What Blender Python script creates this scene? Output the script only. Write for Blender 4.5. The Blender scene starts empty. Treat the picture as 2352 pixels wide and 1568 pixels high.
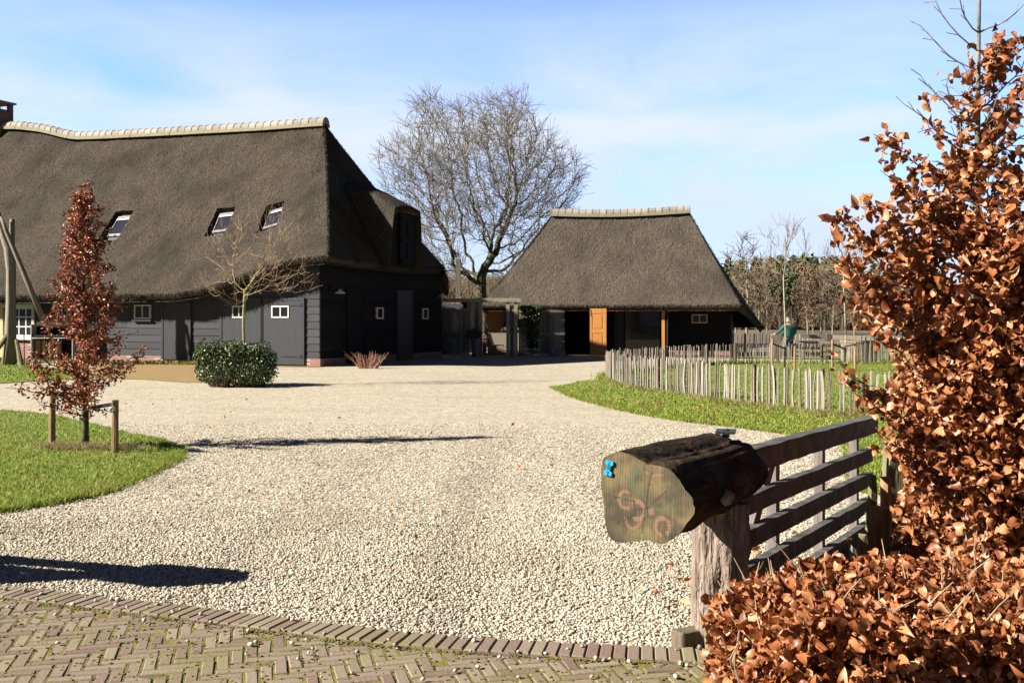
import bpy, bmesh, math, random
import numpy as np
from mathutils import Vector, Matrix
from mathutils.geometry import tessellate_polygon
random.seed(7); rng = np.random.default_rng(11)
S = bpy.context.scene
R = math.radians
# ---------------------------------------------------------------- camera, sky, sun, exposure
EYE = 1.7; F = 2400.0; CX = 1176.0; HY = 730.0          # photo measured on a 2352 x 1568 grid
cam = bpy.data.cameras.new('camera'); co = bpy.data.objects.new('camera', cam); S.collection.objects.link(co)
cam.sensor_width = 36; cam.lens = 36*F/2352; cam.shift_y = -54/2352; cam.clip_end = 3000; cam.clip_start = 0.05
co.location = (0, 0, EYE); co.rotation_euler = (R(90), 0, 0); S.camera = co
SUN_EL = 31.5; sdir = Vector((-math.cos(R(14)), -math.sin(R(14)), 0))
sv = Vector((sdir.x*math.cos(R(SUN_EL)), sdir.y*math.cos(R(SUN_EL)), math.sin(R(SUN_EL))))
sl = bpy.data.lights.new('sun', 'SUN'); so = bpy.data.objects.new('sun', sl); S.collection.objects.link(so)
sl.energy = 5.0; sl.angle = R(0.53); sl.color = (1.0, 0.93, 0.82)
so.rotation_euler = sv.to_track_quat('Z', 'Y').to_euler(); so.location = (-20, -5, 25)
W = bpy.data.worlds.new('World'); S.world = W; W.use_nodes = True
nt = W.node_tree; nt.nodes.clear()
def wn(t, **k):
    n = nt.nodes.new(t)
    for a, b in k.items(): setattr(n, a, b)
    return n
sky = wn('ShaderNodeTexSky', sky_type='NISHITA', sun_disc=False)
sky.sun_elevation = R(SUN_EL); sky.sun_rotation = math.atan2(sdir.x, sdir.y); sky.air_density = 1.0; sky.dust_density = 0.6; sky.ozone_density = 2.0; sky.altitude = 0
tc = wn('ShaderNodeTexCoord'); mp = wn('ShaderNodeMapping'); mp.inputs['Scale'].default_value = (1.0, 1.0, 4.5); mp.inputs['Rotation'].default_value = (0, R(9), 0)
nz = wn('ShaderNodeTexNoise'); nz.inputs['Scale'].default_value = 2.3; nz.inputs['Detail'].default_value = 9; nz.inputs['Roughness'].default_value = 0.55; nz.inputs['Distortion'].default_value = 0.5
cr = wn('ShaderNodeValToRGB'); cr.color_ramp.elements[0].position = 0.35; cr.color_ramp.elements[1].position = 0.60
sx = wn('ShaderNodeSeparateXYZ'); ve = wn('ShaderNodeMapRange'); ve.inputs['From Min'].default_value = 0.33; ve.inputs['From Max'].default_value = 0.19; ve.inputs['To Min'].default_value = 0.0; ve.inputs['To Max'].default_value = 0.9
ml = wn('ShaderNodeMath', operation='MULTIPLY'); mx = wn('ShaderNodeMixRGB'); mx.inputs['Color2'].default_value = (3.8, 4.1, 4.65, 1)
tint = wn('ShaderNodeMixRGB', blend_type='MULTIPLY'); tint.inputs['Fac'].default_value = 1; tint.inputs['Color2'].default_value = (0.84, 0.98, 1.46, 1)
bg = wn('ShaderNodeBackground'); bg.inputs['Strength'].default_value = 0.066; wo = wn('ShaderNodeOutputWorld'); L = nt.links.new
L(tc.outputs['Generated'], mp.inputs['Vector']); L(mp.outputs[0], nz.inputs['Vector']); L(nz.outputs['Fac'], cr.inputs[0])
L(tc.outputs['Generated'], sx.inputs[0]); L(sx.outputs['Z'], ve.inputs[0]); L(cr.outputs[0], ml.inputs[0]); L(ve.outputs[0], ml.inputs[1])
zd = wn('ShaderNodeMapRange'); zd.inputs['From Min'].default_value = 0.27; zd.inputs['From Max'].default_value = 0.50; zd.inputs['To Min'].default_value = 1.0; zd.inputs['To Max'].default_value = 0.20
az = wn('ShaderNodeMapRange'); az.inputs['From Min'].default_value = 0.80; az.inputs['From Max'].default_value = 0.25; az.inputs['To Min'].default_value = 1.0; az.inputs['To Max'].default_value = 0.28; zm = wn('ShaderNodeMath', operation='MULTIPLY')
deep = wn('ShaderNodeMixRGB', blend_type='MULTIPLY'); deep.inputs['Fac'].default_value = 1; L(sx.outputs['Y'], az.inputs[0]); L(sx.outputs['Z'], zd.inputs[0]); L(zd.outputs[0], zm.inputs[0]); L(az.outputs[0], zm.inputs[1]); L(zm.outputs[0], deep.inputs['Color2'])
L(sky.outputs[0], tint.inputs['Color1']); L(tint.outputs[0], mx.inputs['Color1']); L(ml.outputs[0], mx.inputs['Fac']); hz_ = wn('ShaderNodeMapRange'); hz_.inputs['From Min'].default_value = 0.17; hz_.inputs['From Max'].default_value = 0.0; hz_.inputs['To Min'].default_value = 0.0; hz_.inputs['To Max'].default_value = 0.85
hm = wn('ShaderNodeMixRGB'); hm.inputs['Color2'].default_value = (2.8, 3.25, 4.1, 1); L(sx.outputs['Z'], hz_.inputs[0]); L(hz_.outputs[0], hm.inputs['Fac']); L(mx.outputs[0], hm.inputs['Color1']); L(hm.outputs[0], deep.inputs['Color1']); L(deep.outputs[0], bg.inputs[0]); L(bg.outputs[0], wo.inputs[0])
S.view_settings.view_transform = 'Standard'; S.view_settings.look = 'None'; S.view_settings.gamma = 1; S.view_settings.exposure = 1.74
S.cycles.max_bounces = 6; S.cycles.transparent_max_bounces = 8

# ---------------------------------------------------------------- helpers
def G(px, py):                                            # a spot on the ground
    Z = F*EYE/(py-HY); return np.array([(px-CX)*Z/F, Z, 0.0])
def P(px, py, Z): return np.array([(px-CX)*Z/F, Z, EYE-(py-HY)*Z/F])
def sm(x): x = min(1, max(0, x)); return x*x*(3-2*x)
def tag(o, label=None, cat=None, group=None, kind=None):
    if label: o['label'] = label
    if cat: o['category'] = cat
    if group: o['group'] = group
    if kind: o['kind'] = kind
    return o
def thing(name, loc, label, cat, group=None):
    o = bpy.data.objects.new(name, None); S.collection.objects.link(o); o.location = tuple(float(a) for a in loc); o.empty_display_size = 0.2
    return tag(o, label, cat, group)
class MB:                                                 # collects verts and faces
    def __init__(s): s.v = []; s.f = []; s.n = 0; s.a = []
    def add(s, v, f, a=0.5):
        v = np.asarray(v, float).reshape(-1, 3); s.v.append(v)
        if isinstance(f, np.ndarray): s.f.append(f+s.n)
        else: s.f.extend([[i+s.n for i in q] for q in f])
        s.a.append(np.broadcast_to(np.asarray(a, float), (len(v),)).copy()); s.n += len(v); return s
    def box(s, o, ax, ay, az, a=0.5):                     # corner o, three edge vectors
        o, ax, ay, az = [np.asarray(q, float) for q in (o, ax, ay, az)]
        v = [o, o+ax, o+ax+ay, o+ay, o+az, o+ax+az, o+ax+ay+az, o+ay+az]
        return s.add(v, [[0,3,2,1],[4,5,6,7],[0,1,5,4],[1,2,6,5],[2,3,7,6],[3,0,4,7]], a)
    def cbox(s, c, d, w, h, l, up=(0,0,1), a=0.5, bev=0): # bar: centre c, along d with length l, width w, height h
        d = np.asarray(d, float); d = d/np.linalg.norm(d); up = np.asarray(up, float)
        x = np.cross(d, up); x /= np.linalg.norm(x); y = np.cross(x, d)
        c = np.asarray(c, float)
        return s.box(c-d*l/2-x*w/2-y*h/2, d*l, x*w, y*h, a)
    def bar(s, p, q, w, h, up=(0,0,1), a=0.5):
        p = np.asarray(p, float); q = np.asarray(q, float); return s.cbox((p+q)/2, q-p, w, h, np.linalg.norm(q-p), up, a)
    def tube(s, pts, rad, k=8, a=0.5, cap=True, wob=0, sq=1.0):
        pts = np.asarray(pts, float); n = len(pts); rad = np.broadcast_to(np.asarray(rad, float), (n,))
        T = np.gradient(pts, axis=0); T /= np.linalg.norm(T, axis=1)[:, None]+1e-9
        ref = np.array([0, 0, 1.0]) if abs(T[0][2]) < .9 else np.array([1.0, 0, 0])
        V = []; ang = np.arange(k)*2*math.pi/k
        wb = 1+wob*rng.normal(size=(1, k)) if wob else np.ones((1, k))
        for i in range(n):
            x = np.cross(T[i], ref); x /= np.linalg.norm(x)+1e-9; y = np.cross(x, T[i])
            rr = rad[i]*(wb[0]+(wob*.4*rng.normal(size=k) if wob else 0))
            V.append(pts[i]+np.outer(rr*np.cos(ang), x)+np.outer(rr*np.sin(ang)*sq, y))
        f = [[i*k+j, i*k+(j+1) % k, (i+1)*k+(j+1) % k, (i+1)*k+j] for i in range(n-1) for j in range(k)]
        if cap: f.append(list(range(k))[::-1]); f.append([(n-1)*k+j for j in range(k)])
        return s.add(np.concatenate(V), f, a)
    def lathe(s, c, prof, k=16, a=0.5, ax=1.0):           # prof: (r, z) list
        return s.tube_z(c, prof, k, a)
    def tube_z(s, c, prof, k=16, a=0.5):
        ang = np.arange(k)*2*math.pi/k; V = []
        for r, z in prof: V.append(np.stack([c[0]+r*np.cos(ang), c[1]+r*np.sin(ang), np.full(k, c[2]+z)], 1))
        n = len(prof)
        f = [[i*k+j, i*k+(j+1) % k, (i+1)*k+(j+1) % k, (i+1)*k+j] for i in range(n-1) for j in range(k)]
        f.append(list(range(k))[::-1]); f.append([(n-1)*k+j for j in range(k)])
        return s.add(np.concatenate(V), f, a)
    def grid(s, Pg, a=0.5, flip=False, mask=None):        # Pg rows x cols x 3
        r, c, _ = Pg.shape; i, j = np.meshgrid(np.arange(r-1), np.arange(c-1), indexing='ij')
        if mask is not None: k = ~mask; i = i[k]; j = j[k]
        i = i.ravel(); j = j.ravel(); q = np.stack([i*c+j, i*c+j+1, (i+1)*c+j+1, (i+1)*c+j], 1)
        if flip: q = q[:, ::-1]
        return s.add(Pg.reshape(-1, 3), q, a)
    def build(s, name, mat, parent=None, smooth=False, label=None, cat=None, group=None, kind=None, bevel=0, at=None):
        v = np.concatenate(s.v)
        if parent is not None: org = np.array(parent.matrix_world.translation if parent.parent is None else parent.location)
        elif at is not None: org = np.asarray(at, float)
        else: org = np.array([v[:, 0].mean(), v[:, 1].mean(), v[:, 2].min()])
        if parent is not None:
            org = np.zeros(3); p = parent
            while p is not None: org = org+np.array(p.location); p = p.parent
        v = v-org
        lens = []; idx = []
        for q in s.f:
            if isinstance(q, np.ndarray): lens.append(np.full(len(q), q.shape[1])); idx.append(q.ravel())
            else: lens.append([len(q)]); idx.append(q)
        lens = np.concatenate(lens).astype(np.int32); idx = np.concatenate(idx).astype(np.int32)
        me = bpy.data.meshes.new(name); me.vertices.add(len(v)); me.vertices.foreach_set('co', v.astype(np.float32).ravel())
        me.loops.add(len(idx)); me.loops.foreach_set('vertex_index', idx); me.polygons.add(len(lens))
        me.polygons.foreach_set('loop_start', np.concatenate([[0], np.cumsum(lens)[:-1]]).astype(np.int32))
        me.polygons.foreach_set('loop_total', lens)
        if smooth: me.polygons.foreach_set('use_smooth', np.ones(len(lens), bool))
        at_ = me.attributes.new('rnd', 'FLOAT', 'POINT'); at_.data.foreach_set('value', np.concatenate(s.a).astype(np.float32))
        me.update(calc_edges=True); me.validate()
        if not smooth: me.shade_flat()
        me.materials.append(mat)
        o = bpy.data.objects.new(name, me); S.collection.objects.link(o)
        if parent is not None: o.parent = parent
        else: o.location = tuple(org)
        if bevel:
            b = o.modifiers.new('bevel', 'BEVEL'); b.width = bevel; b.segments = 2; b.limit_method = 'ANGLE'
        return tag(o, label, cat, group, kind)
def copy_tree(o, parent=None):
    c = o.copy(); S.collection.objects.link(c); c.parent = parent
    for ch in list(o.children): copy_tree(ch, c)
    return c
def inpoly(x, y, poly):
    r = np.zeros(len(x), bool); n = len(poly); j = n-1
    for i in range(n):
        xi, yi = poly[i][0], poly[i][1]; xj, yj = poly[j][0], poly[j][1]
        c = ((yi > y) != (yj > y)) & (x < (xj-xi)*(y-yi)/(yj-yi+1e-12)+xi); r ^= c; j = i
    return r
def scatter(poly, n):
    p = np.array([q[:2] for q in poly]); lo = p.min(0); hi = p.max(0)
    x = rng.uniform(lo[0], hi[0], n); y = rng.uniform(lo[1], hi[1], n); k = inpoly(x, y, p); return np.stack([x[k], y[k]], 1)

# ---------------------------------------------------------------- materials
ALB = .60
def sc(c): return tuple(v*ALB for v in c)
def lin(c): return tuple(((v/255)/12.92 if v/255 <= .04045 else ((v/255+.055)/1.055)**2.4) for v in c)
def pmat(name, stops, scale=5, rough=.8, bump=0, bscale=None, stretch=(1, 1, 1), detail=6, spec=.3, attr=0, big=None, trans=0, metal=0, dist=0.0, bdist=.02, voro=False, croug=.6, rot=(0, 0, 0)):
    m = bpy.data.materials.new(name); m.use_nodes = True; t = m.node_tree; N = t.nodes; K = t.links.new
    b = N['Principled BSDF']; b.inputs['Roughness'].default_value = rough; b.inputs['Specular IOR Level'].default_value = spec; b.inputs['Metallic'].default_value = metal
    c = N.new('ShaderNodeTexCoord'); mp = N.new('ShaderNodeMapping'); mp.inputs['Scale'].default_value = stretch; mp.inputs['Rotation'].default_value = rot; K(c.outputs['Object'], mp.inputs[0])
    if voro:
        n = N.new('ShaderNodeTexVoronoi'); n.inputs['Scale'].default_value = scale; K(mp.outputs[0], n.inputs['Vector'])
        sp = N.new('ShaderNodeSeparateXYZ'); K(n.outputs['Color'], sp.inputs[0]); fac = sp.outputs[0]
    else:
        n = N.new('ShaderNodeTexNoise'); n.inputs['Scale'].default_value = scale; n.inputs['Detail'].default_value = detail; n.inputs['Roughness'].default_value = croug; n.inputs['Distortion'].default_value = dist; K(mp.outputs[0], n.inputs['Vector']); fac = n.outputs['Fac']
    if attr:                                              # each piece has its own tone
        at = N.new('ShaderNodeAttribute'); at.attribute_name = 'rnd'
        mm = N.new('ShaderNodeMix'); mm.inputs[0].default_value = attr; K(fac, mm.inputs[2]); K(at.outputs['Fac'], mm.inputs[3]); fac = mm.outputs[0]
    r = N.new('ShaderNodeValToRGB'); e = r.color_ramp.elements
    if len(stops) == 1: stops = [(0, stops[0]), (1, stops[0])]
    elif not isinstance(stops[0][1], tuple): stops = [(0.3, stops[0]), (0.7, stops[1])]
    e[0].position = stops[0][0]; e[0].color = (*stops[0][1], 1); e[1].position = stops[-1][0]; e[1].color = (*stops[-1][1], 1)
    stops = [(p_, sc(c_)) for p_, c_ in stops]; e[0].color = (*stops[0][1], 1); e[1].color = (*stops[-1][1], 1)
    for p_, c_ in stops[1:-1]: q = e.new(p_); q.color = (*c_, 1)
    K(fac, r.inputs[0]); out = r.outputs[0]
    if big:                                               # (scale, colour, lo, hi): broad patches of another colour
        n2 = N.new('ShaderNodeTexNoise'); n2.inputs['Scale'].default_value = big[0]; n2.inputs['Detail'].default_value = 5; K(c.outputs['Object'], n2.inputs['Vector'])
        mr = N.new('ShaderNodeMapRange'); mr.inputs['From Min'].default_value = big[2]; mr.inputs['From Max'].default_value = big[3]; K(n2.outputs['Fac'], mr.inputs[0])
        mi = N.new('ShaderNodeMixRGB'); mi.inputs['Color2'].default_value = (*sc(big[1]), 1); K(mr.outputs[0], mi.inputs[0]); K(out, mi.inputs[1]); out = mi.outputs[0]
    K(out, b.inputs['Base Color'])
    if bump:
        n3 = N.new('ShaderNodeTexVoronoi' if voro else 'ShaderNodeTexNoise'); n3.inputs['Scale'].default_value = bscale or scale
        if not voro: n3.inputs['Detail'].default_value = 5
        K(mp.outputs[0], n3.inputs['Vector']); bp = N.new('ShaderNodeBump'); bp.inputs['Strength'].default_value = bump; bp.inputs['Distance'].default_value = bdist
        if voro: bp.invert = True
        K(n3.outputs['Distance' if voro else 'Fac'], bp.inputs['Height']); K(bp.outputs[0], b.inputs['Normal'])
    if trans:
        tr = N.new('ShaderNodeBsdfTranslucent'); K(out, tr.inputs[0]); ms = N.new('ShaderNodeMixShader'); ms.inputs[0].default_value = trans
        K(b.outputs[0], ms.inputs[1]); K(tr.outputs[0], ms.inputs[2]); K(ms.outputs[0], N['Material Output'].inputs[0])
    return m
def brickmat(name, c1, c2, mortar, bw=.21, bh=.065, ms=.012, rotz=0):
    c1, c2, mortar = sc(c1), sc(c2), sc(mortar)
    m = bpy.data.materials.new(name); m.use_nodes = True; t = m.node_tree; N = t.nodes; K = t.links.new; b = N['Principled BSDF']; b.inputs['Roughness'].default_value = .9
    c = N.new('ShaderNodeTexCoord'); mp = N.new('ShaderNodeMapping'); mp.inputs['Rotation'].default_value = (0, 0, rotz); K(c.outputs['Object'], mp.inputs[0])
    s = N.new('ShaderNodeSeparateXYZ'); cb = N.new('ShaderNodeCombineXYZ'); K(mp.outputs[0], s.inputs[0]); ad = N.new('ShaderNodeMath'); K(s.outputs[0], ad.inputs[0]); K(s.outputs[1], ad.inputs[1]); K(ad.outputs[0], cb.inputs[0]); K(s.outputs[2], cb.inputs[1])
    k = N.new('ShaderNodeTexBrick'); k.inputs['Color1'].default_value = (*c1, 1); k.inputs['Color2'].default_value = (*c2, 1); k.inputs['Mortar'].default_value = (*mortar, 1)
    k.inputs['Scale'].default_value = 1; k.inputs['Brick Width'].default_value = bw; k.inputs['Row Height'].default_value = bh; k.inputs['Mortar Size'].default_value = ms
    K(cb.outputs[0], k.inputs['Vector']); n = N.new('ShaderNodeTexNoise'); n.inputs['Scale'].default_value = 9; K(c.outputs['Object'], n.inputs['Vector'])
    h = N.new('ShaderNodeMixRGB'); h.blend_type = 'MULTIPLY'; h.inputs[0].default_value = .5; K(k.outputs[0], h.inputs[1]); K(n.outputs['Fac'], h.inputs[2]); K(h.outputs[0], b.inputs['Base Color'])
    bp = N.new('ShaderNodeBump'); bp.inputs['Strength'].default_value = .6; bp.inputs['Distance'].default_value = .01; bp.invert = True; K(k.outputs['Fac'], bp.inputs['Height']); K(bp.outputs[0], b.inputs['Normal'])
    return m
def glassmat(name, col=(.01, .012, .014), rough=.03):
    m = bpy.data.materials.new(name); m.use_nodes = True; b = m.node_tree.nodes['Principled BSDF']; b.inputs['Base Color'].default_value = (*col, 1); b.inputs['Roughness'].default_value = rough; b.inputs['Specular IOR Level'].default_value = .35
    return m
M = {}
M['thatch'] = pmat('thatch', [(.30, (.026, .021, .016)), (.5, (.078, .064, .049)), (.72, (.225, .188, .148))], 17, .95, .8, 17, (1.3, 1.3, .45), 8, .1, big=(.8, (.042, .036, .027), .42, .75), bdist=.11, croug=.75)
M['thatch2'] = pmat('thatch_pale', [(.30, (.04, .033, .026)), (.5, (.118, .098, .078)), (.72, (.29, .245, .20))], 17, .95, .8, 17, (1.3, 1.3, .45), 8, .1, big=(.8, (.066, .055, .044), .42, .8), bdist=.11, croug=.75)
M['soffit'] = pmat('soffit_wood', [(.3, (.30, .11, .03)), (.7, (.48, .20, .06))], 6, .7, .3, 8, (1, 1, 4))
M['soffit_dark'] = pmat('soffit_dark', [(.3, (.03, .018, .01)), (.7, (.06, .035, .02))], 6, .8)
M['tile'] = pmat('ridge_tile', [(.3, (.26, .23, .20)), (.7, (.42, .38, .33))], 9, .75, .2, 30, attr=.4)
M['mortar'] = pmat('mortar', [(.3, (.27, .235, .14)), (.7, (.42, .38, .26))], 14, .9, .5, 30)
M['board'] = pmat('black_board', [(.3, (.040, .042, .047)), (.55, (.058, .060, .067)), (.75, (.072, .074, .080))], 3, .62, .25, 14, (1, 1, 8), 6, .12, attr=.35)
M['boarddark'] = pmat('black_and_shaded_board', [(.3, (.010, .010, .011)), (.7, (.022, .021, .022))], 3, .7, .3, 14, (1, 1, 8), 6, .08, attr=.35)  # the barn gable's shade is put into this darker copy of its boards
M['doorgrey'] = pmat('painted_door', [(.3, (.052, .055, .062)), (.7, (.064, .067, .074))], 2, .5, .06, 30, (3, 3, .4), 5, .15, attr=.3)
M['iron'] = pmat('iron', [(.3, (.03, .031, .034)), (.7, (.055, .056, .06))], 20, .5, .2, 40, metal=.3)
M['white'] = pmat('white_paint', [(.3, (.72, .70, .62)), (.7, (.82, .80, .74))], 8, .5)
M['cream'] = pmat('cream_paint', [(.3, (.62, .46, .22)), (.7, (.74, .57, .30))], 5, .5)
M['palegreen'] = pmat('pale_green_paint', [(.3, (.50, .55, .42)), (.7, (.60, .64, .50))], 5, .5)
M['brick'] = brickmat('red_brick', (.36, .09, .06), (.46, .15, .10), (.55, .46, .40), rotz=R(-24))
M['brickdark'] = brickmat('dark_brick', (.22, .07, .05), (.30, .11, .08), (.40, .34, .30))
M['glass'] = glassmat('window_glass'); M['glasssky'] = glassmat('skylight_glass', (.02, .02, .03), .12); M['glasssky'].node_tree.nodes['Principled BSDF'].inputs['Specular IOR Level'].default_value = 1.0
M['grey'] = pmat('grey_metal', [(.3, (.22, .22, .23)), (.7, (.32, .32, .33))], 10, .45, metal=.2)
M['darkmetal'] = pmat('dark_flashing', [(.3, (.03, .03, .035)), (.7, (.06, .06, .07))], 10, .5)
M['pine'] = pmat('orange_pine', [(.3, (.60, .24, .05)), (.6, (.72, .32, .08)), (.8, (.50, .18, .04))], 4, .55, .12, 10, (6, 6, .7), 6, .3)
M['oak'] = pmat('weathered_oak', [(.3, (.14, .12, .095)), (.5, (.26, .23, .185)), (.72, (.40, .37, .31))], 7, .85, .6, 16, (5, 5, .5), 7, .2, attr=.3, bdist=.02)
M['beam'] = pmat('pale_beam', [(.3, (.36, .34, .22)), (.7, (.60, .56, .40))], 5, .8, .3, 20)
M['stakebark'] = pmat('pale_young_bark', [(.3, (.30, .27, .17)), (.7, (.52, .47, .32))], 9, .8)
M['oakgreen'] = pmat('mossy_oak', [(.3, (.11, .10, .05)), (.5, (.24, .22, .12)), (.72, (.36, .32, .2))], 6, .9, .7, 16, (4, 4, .5), 7, .2, attr=.2, bdist=.03)
M['pale'] = pmat('chestnut_pale', [(.1, (.13, .095, .07)), (.3, (.24, .205, .165)), (.7, (.40, .355, .30)), (.95, (.50, .455, .40))], 8, .85, .5, 20, (5, 5, .6), 6, .2, attr=.72, bdist=.01)
M['fencepost'] = pmat('fence_post', [(.3, (.10, .075, .05)), (.7, (.24, .19, .13))], 8, .9, .6, 18, (4, 4, .6), attr=.3)
M['stake'] = pmat('tree_stake', [(.3, (.20, .13, .06)), (.7, (.40, .28, .15))], 6, .85, .4, 14, (4, 4, .6), attr=.2)
M['redstake'] = pmat('red_brown_stake', [(.3, (.34, .17, .09)), (.7, (.52, .30, .18))], 6, .85, .4, 14, (4, 4, .6))
M['strap'] = pmat('rubber_strap', [(.3, (.03, .035, .045)), (.7, (.06, .065, .08))], 20, .6)
M['rail'] = pmat('gate_rail', [(.3, (.05, .046, .044)), (.5, (.11, .104, .10)), (.72, (.20, .195, .19))], 5, .8, .7, 14, (1, 1, 1), 8, .25, bdist=.012, dist=1.5, big=(7, (.03, .028, .025), .5, .8))
M['upright'] = pmat('gate_upright', [(.3, (.16, .13, .12)), (.7, (.32, .27, .25))], 6, .8, .5, 20, (5, 5, .6), bdist=.01)
M['logend'] = None
M['bark'] = pmat('dark_log_bark', [(.3, (.008, .006, .005)), (.5, (.034, .024, .015)), (.62, (.085, .060, .034)), (.8, (.14, .12, .055))], 5, .9, .7, 22, (1.6, .8, 1.8), 8, .05, dist=.8, bdist=.012, croug=.7)
M['gatepost'] = pmat('gnarled_post', [(.28, (.10, .07, .05)), (.42, (.27, .20, .155)), (.6, (.42, .34, .285)), (.75, (.52, .45, .40))], 5, .85, 1.0, 7, (3.2, 3.2, .45), 8, .2, dist=2.2, bdist=.09)
M['trunkgrey'] = pmat('beech_bark', [(.3, (.09, .10, .055)), (.5, (.22, .21, .15)), (.7, (.36, .34, .29))], 9, .85, .6, 18, (1, 1, .6), bdist=.02)
M['trunkdark'] = pmat('mossy_bark', [(.3, (.03, .04, .012)), (.5, (.09, .10, .035)), (.72, (.17, .17, .08))], 12, .9, .8, 20)
M['yellowbark'] = pmat('yellow_green_bark', [(.3, (.19, .19, .05)), (.5, (.34, .33, .12)), (.72, (.48, .44, .24))], 9, .8, .4, 20)
M['twigtan'] = pmat('tan_twig', [(.3, (.30, .19, .11)), (.7, (.46, .34, .22))], 9, .8)
M['twiggreen'] = pmat('lichened_twig', [(.3, (.16, .14, .06)), (.7, (.34, .30, .16))], 5, .8)
M['oakbark'] = pmat('lichened_oak_bark', [(.3, (.045, .04, .03)), (.5, (.10, .095, .055)), (.7, (.21, .21, .09))], 3, .9, .7, 8, bdist=.05)
M['oaktwig'] = pmat('bare_twig', [(.3, (.17, .14, .105)), (.7, (.34, .29, .22))], 2, .9)
M['fartwig'] = pmat('far_twig', [(.3, (.17, .12, .08)), (.7, (.32, .24, .165))], .5, .9)
M['woodbrown'] = pmat('wood_undergrowth', [(.0, (.15, .10, .065)), (.4, (.27, .20, .125)), (.75, (.36, .28, .18)), (1, (.30, .30, .15))], .25, .9, attr=.55)
M['fartrunk'] = pmat('far_trunk', [(.3, (.20, .19, .13)), (.7, (.38, .35, .27))], 2, .9)
M['fartrunkdark'] = pmat('far_trunk_dark', [(.3, (.06, .05, .035)), (.7, (.14, .12, .09))], 2, .9)
M['leaf'] = pmat('copper_leaf', [(.0, (.12, .035, .014)), (.25, (.30, .09, .03)), (.55, (.56, .20, .07)), (.8, (.70, .32, .14)), (1, (.78, .50, .30))], 30, .42, .35, 120, (1, 1, 1), 3, .45, attr=.75, trans=.22, bdist=.004)
M['leafred'] = pmat('red_brown_leaf', [(.0, (.11, .022, .010)), (.4, (.36, .085, .032)), (.8, (.66, .24, .11)), (1, (.75, .42, .26))], 30, .45, .2, 120, attr=.8, trans=.15, spec=.4, bdist=.003)
M['fernleaf'] = pmat('bramble_leaf', [(.2, (.05, .12, .012)), (.8, (.16, .30, .04))], 20, .5, attr=.7, trans=.3)
M['holly'] = pmat('holly_leaf', [(.0, (.03, .06, .016)), (.5, (.075, .12, .032)), (1, (.17, .21, .07))], 20, .36, attr=.8, spec=.4)
M['ivy'] = pmat('ivy_leaf', [(.0, (.02, .035, .01)), (1, (.10, .13, .03))], 20, .4, attr=.8)
M['pineneedle'] = pmat('pine_needles', [(.0, (.06, .09, .045)), (.5, (.12, .165, .075)), (1, (.20, .24, .12))], .6, .9, attr=.6)
M['fargold'] = pmat('far_brown_leaf', [(.0, (.22, .10, .04)), (1, (.42, .22, .11))], 1, .9, attr=.8)
M['grass'] = pmat('grass_blade', [(.0, (.16, .21, .025)), (.45, (.30, .39, .045)), (.8, (.42, .48, .085)), (1, (.50, .46, .19))], 2.2, .55, attr=.55, trans=.35, big=(.9, (.40, .36, .09), .50, .78))
M['dry'] = pmat('dry_grass', [(.0, (.28, .19, .08)), (1, (.60, .48, .27))], 3, .8, attr=.7, trans=.3)
M['turf'] = pmat('turf', [(.3, (.07, .10, .014)), (.5, (.15, .22, .025)), (.75, (.24, .28, .05))], 5, .95, .5, 60, big=(.6, (.19, .20, .035), .5, .8))
M['soil'] = pmat('soil_bed', [(.3, (.07, .045, .03)), (.5, (.15, .11, .075)), (.7, (.24, .20, .13))], 5, .95, 1, 20, big=(.9, (.10, .14, .035), .5, .7))
M['terrace'] = pmat('mossy_terrace', [(.3, (.26, .17, .055)), (.5, (.34, .21, .10)), (.7, (.40, .28, .17))], 2.5, .95, .4, 30, (1, 3, 1), big=(.8, (.30, .24, .05), .45, .7))
M['field'] = pmat('heath_field', [(.3, (.115, .075, .055)), (.5, (.175, .125, .09)), (.7, (.22, .18, .12))], 1.5, 1, .8, 6, (1, .35, 1), big=(.08, (.13, .155, .06), .5, .62))
M['clay'] = pmat('clay_pot', [(.3, (.30, .16, .09)), (.5, (.42, .25, .14)), (.7, (.46, .36, .22))], 6, .8, .2, 30)
M['zinc'] = pmat('zinc', [(.3, (.14, .15, .17)), (.7, (.24, .25, .28))], 8, .5, metal=.4)
M['concrete'] = pmat('mossy_concrete', [(.3, (.15, .13, .08)), (.5, (.26, .23, .15)), (.7, (.36, .32, .23))], 5, .95, .7, 14, bdist=.03)
M['benchwood'] = pmat('bench_wood', [(.3, (.42, .26, .14)), (.7, (.62, .44, .27))], 3, .6, .1, 20)
M['benchslat'] = pmat('bench_slat', [(.3, (.18, .05, .02)), (.7, (.30, .10, .04))], 3, .6, .6, 12, (.2, .2, 5))
M['logwood'] = pmat('split_log', [(.2, (.20, .10, .05)), (.5, (.42, .24, .14)), (.8, (.56, .42, .30))], 8, .9, .4, 20, attr=.6)
M['redtwig'] = pmat('red_twig', [(.3, (.33, .14, .08)), (.7, (.50, .28, .18))], 8, .7)
M['jacket'] = pmat('teal_jacket', [(.3, (.012, .10, .095)), (.7, (.02, .14, .13))], 8, .8, .4, 14, bdist=.03)
M['trouser'] = pmat('navy_trousers', [(.3, (.010, .014, .04)), (.7, (.02, .025, .06))], 8, .9)
M['skin'] = pmat('skin', [(.3, (.50, .28, .20)), (.7, (.58, .34, .25))], 8, .6)
M['hair'] = pmat('grey_hair', [(.3, (.26, .26, .27)), (.7, (.42, .42, .43))], 40, .8, .4, 60)
M['wire'] = pmat('fence_wire', [(.3, (.30, .31, .33)), (.7, (.45, .46, .48))], 20, .4, metal=.6)
M['tagblue'] = pmat('blue_tag', [(.3, (.02, .42, .80)), (.7, (.03, .46, .86))], 5, .35)
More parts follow.
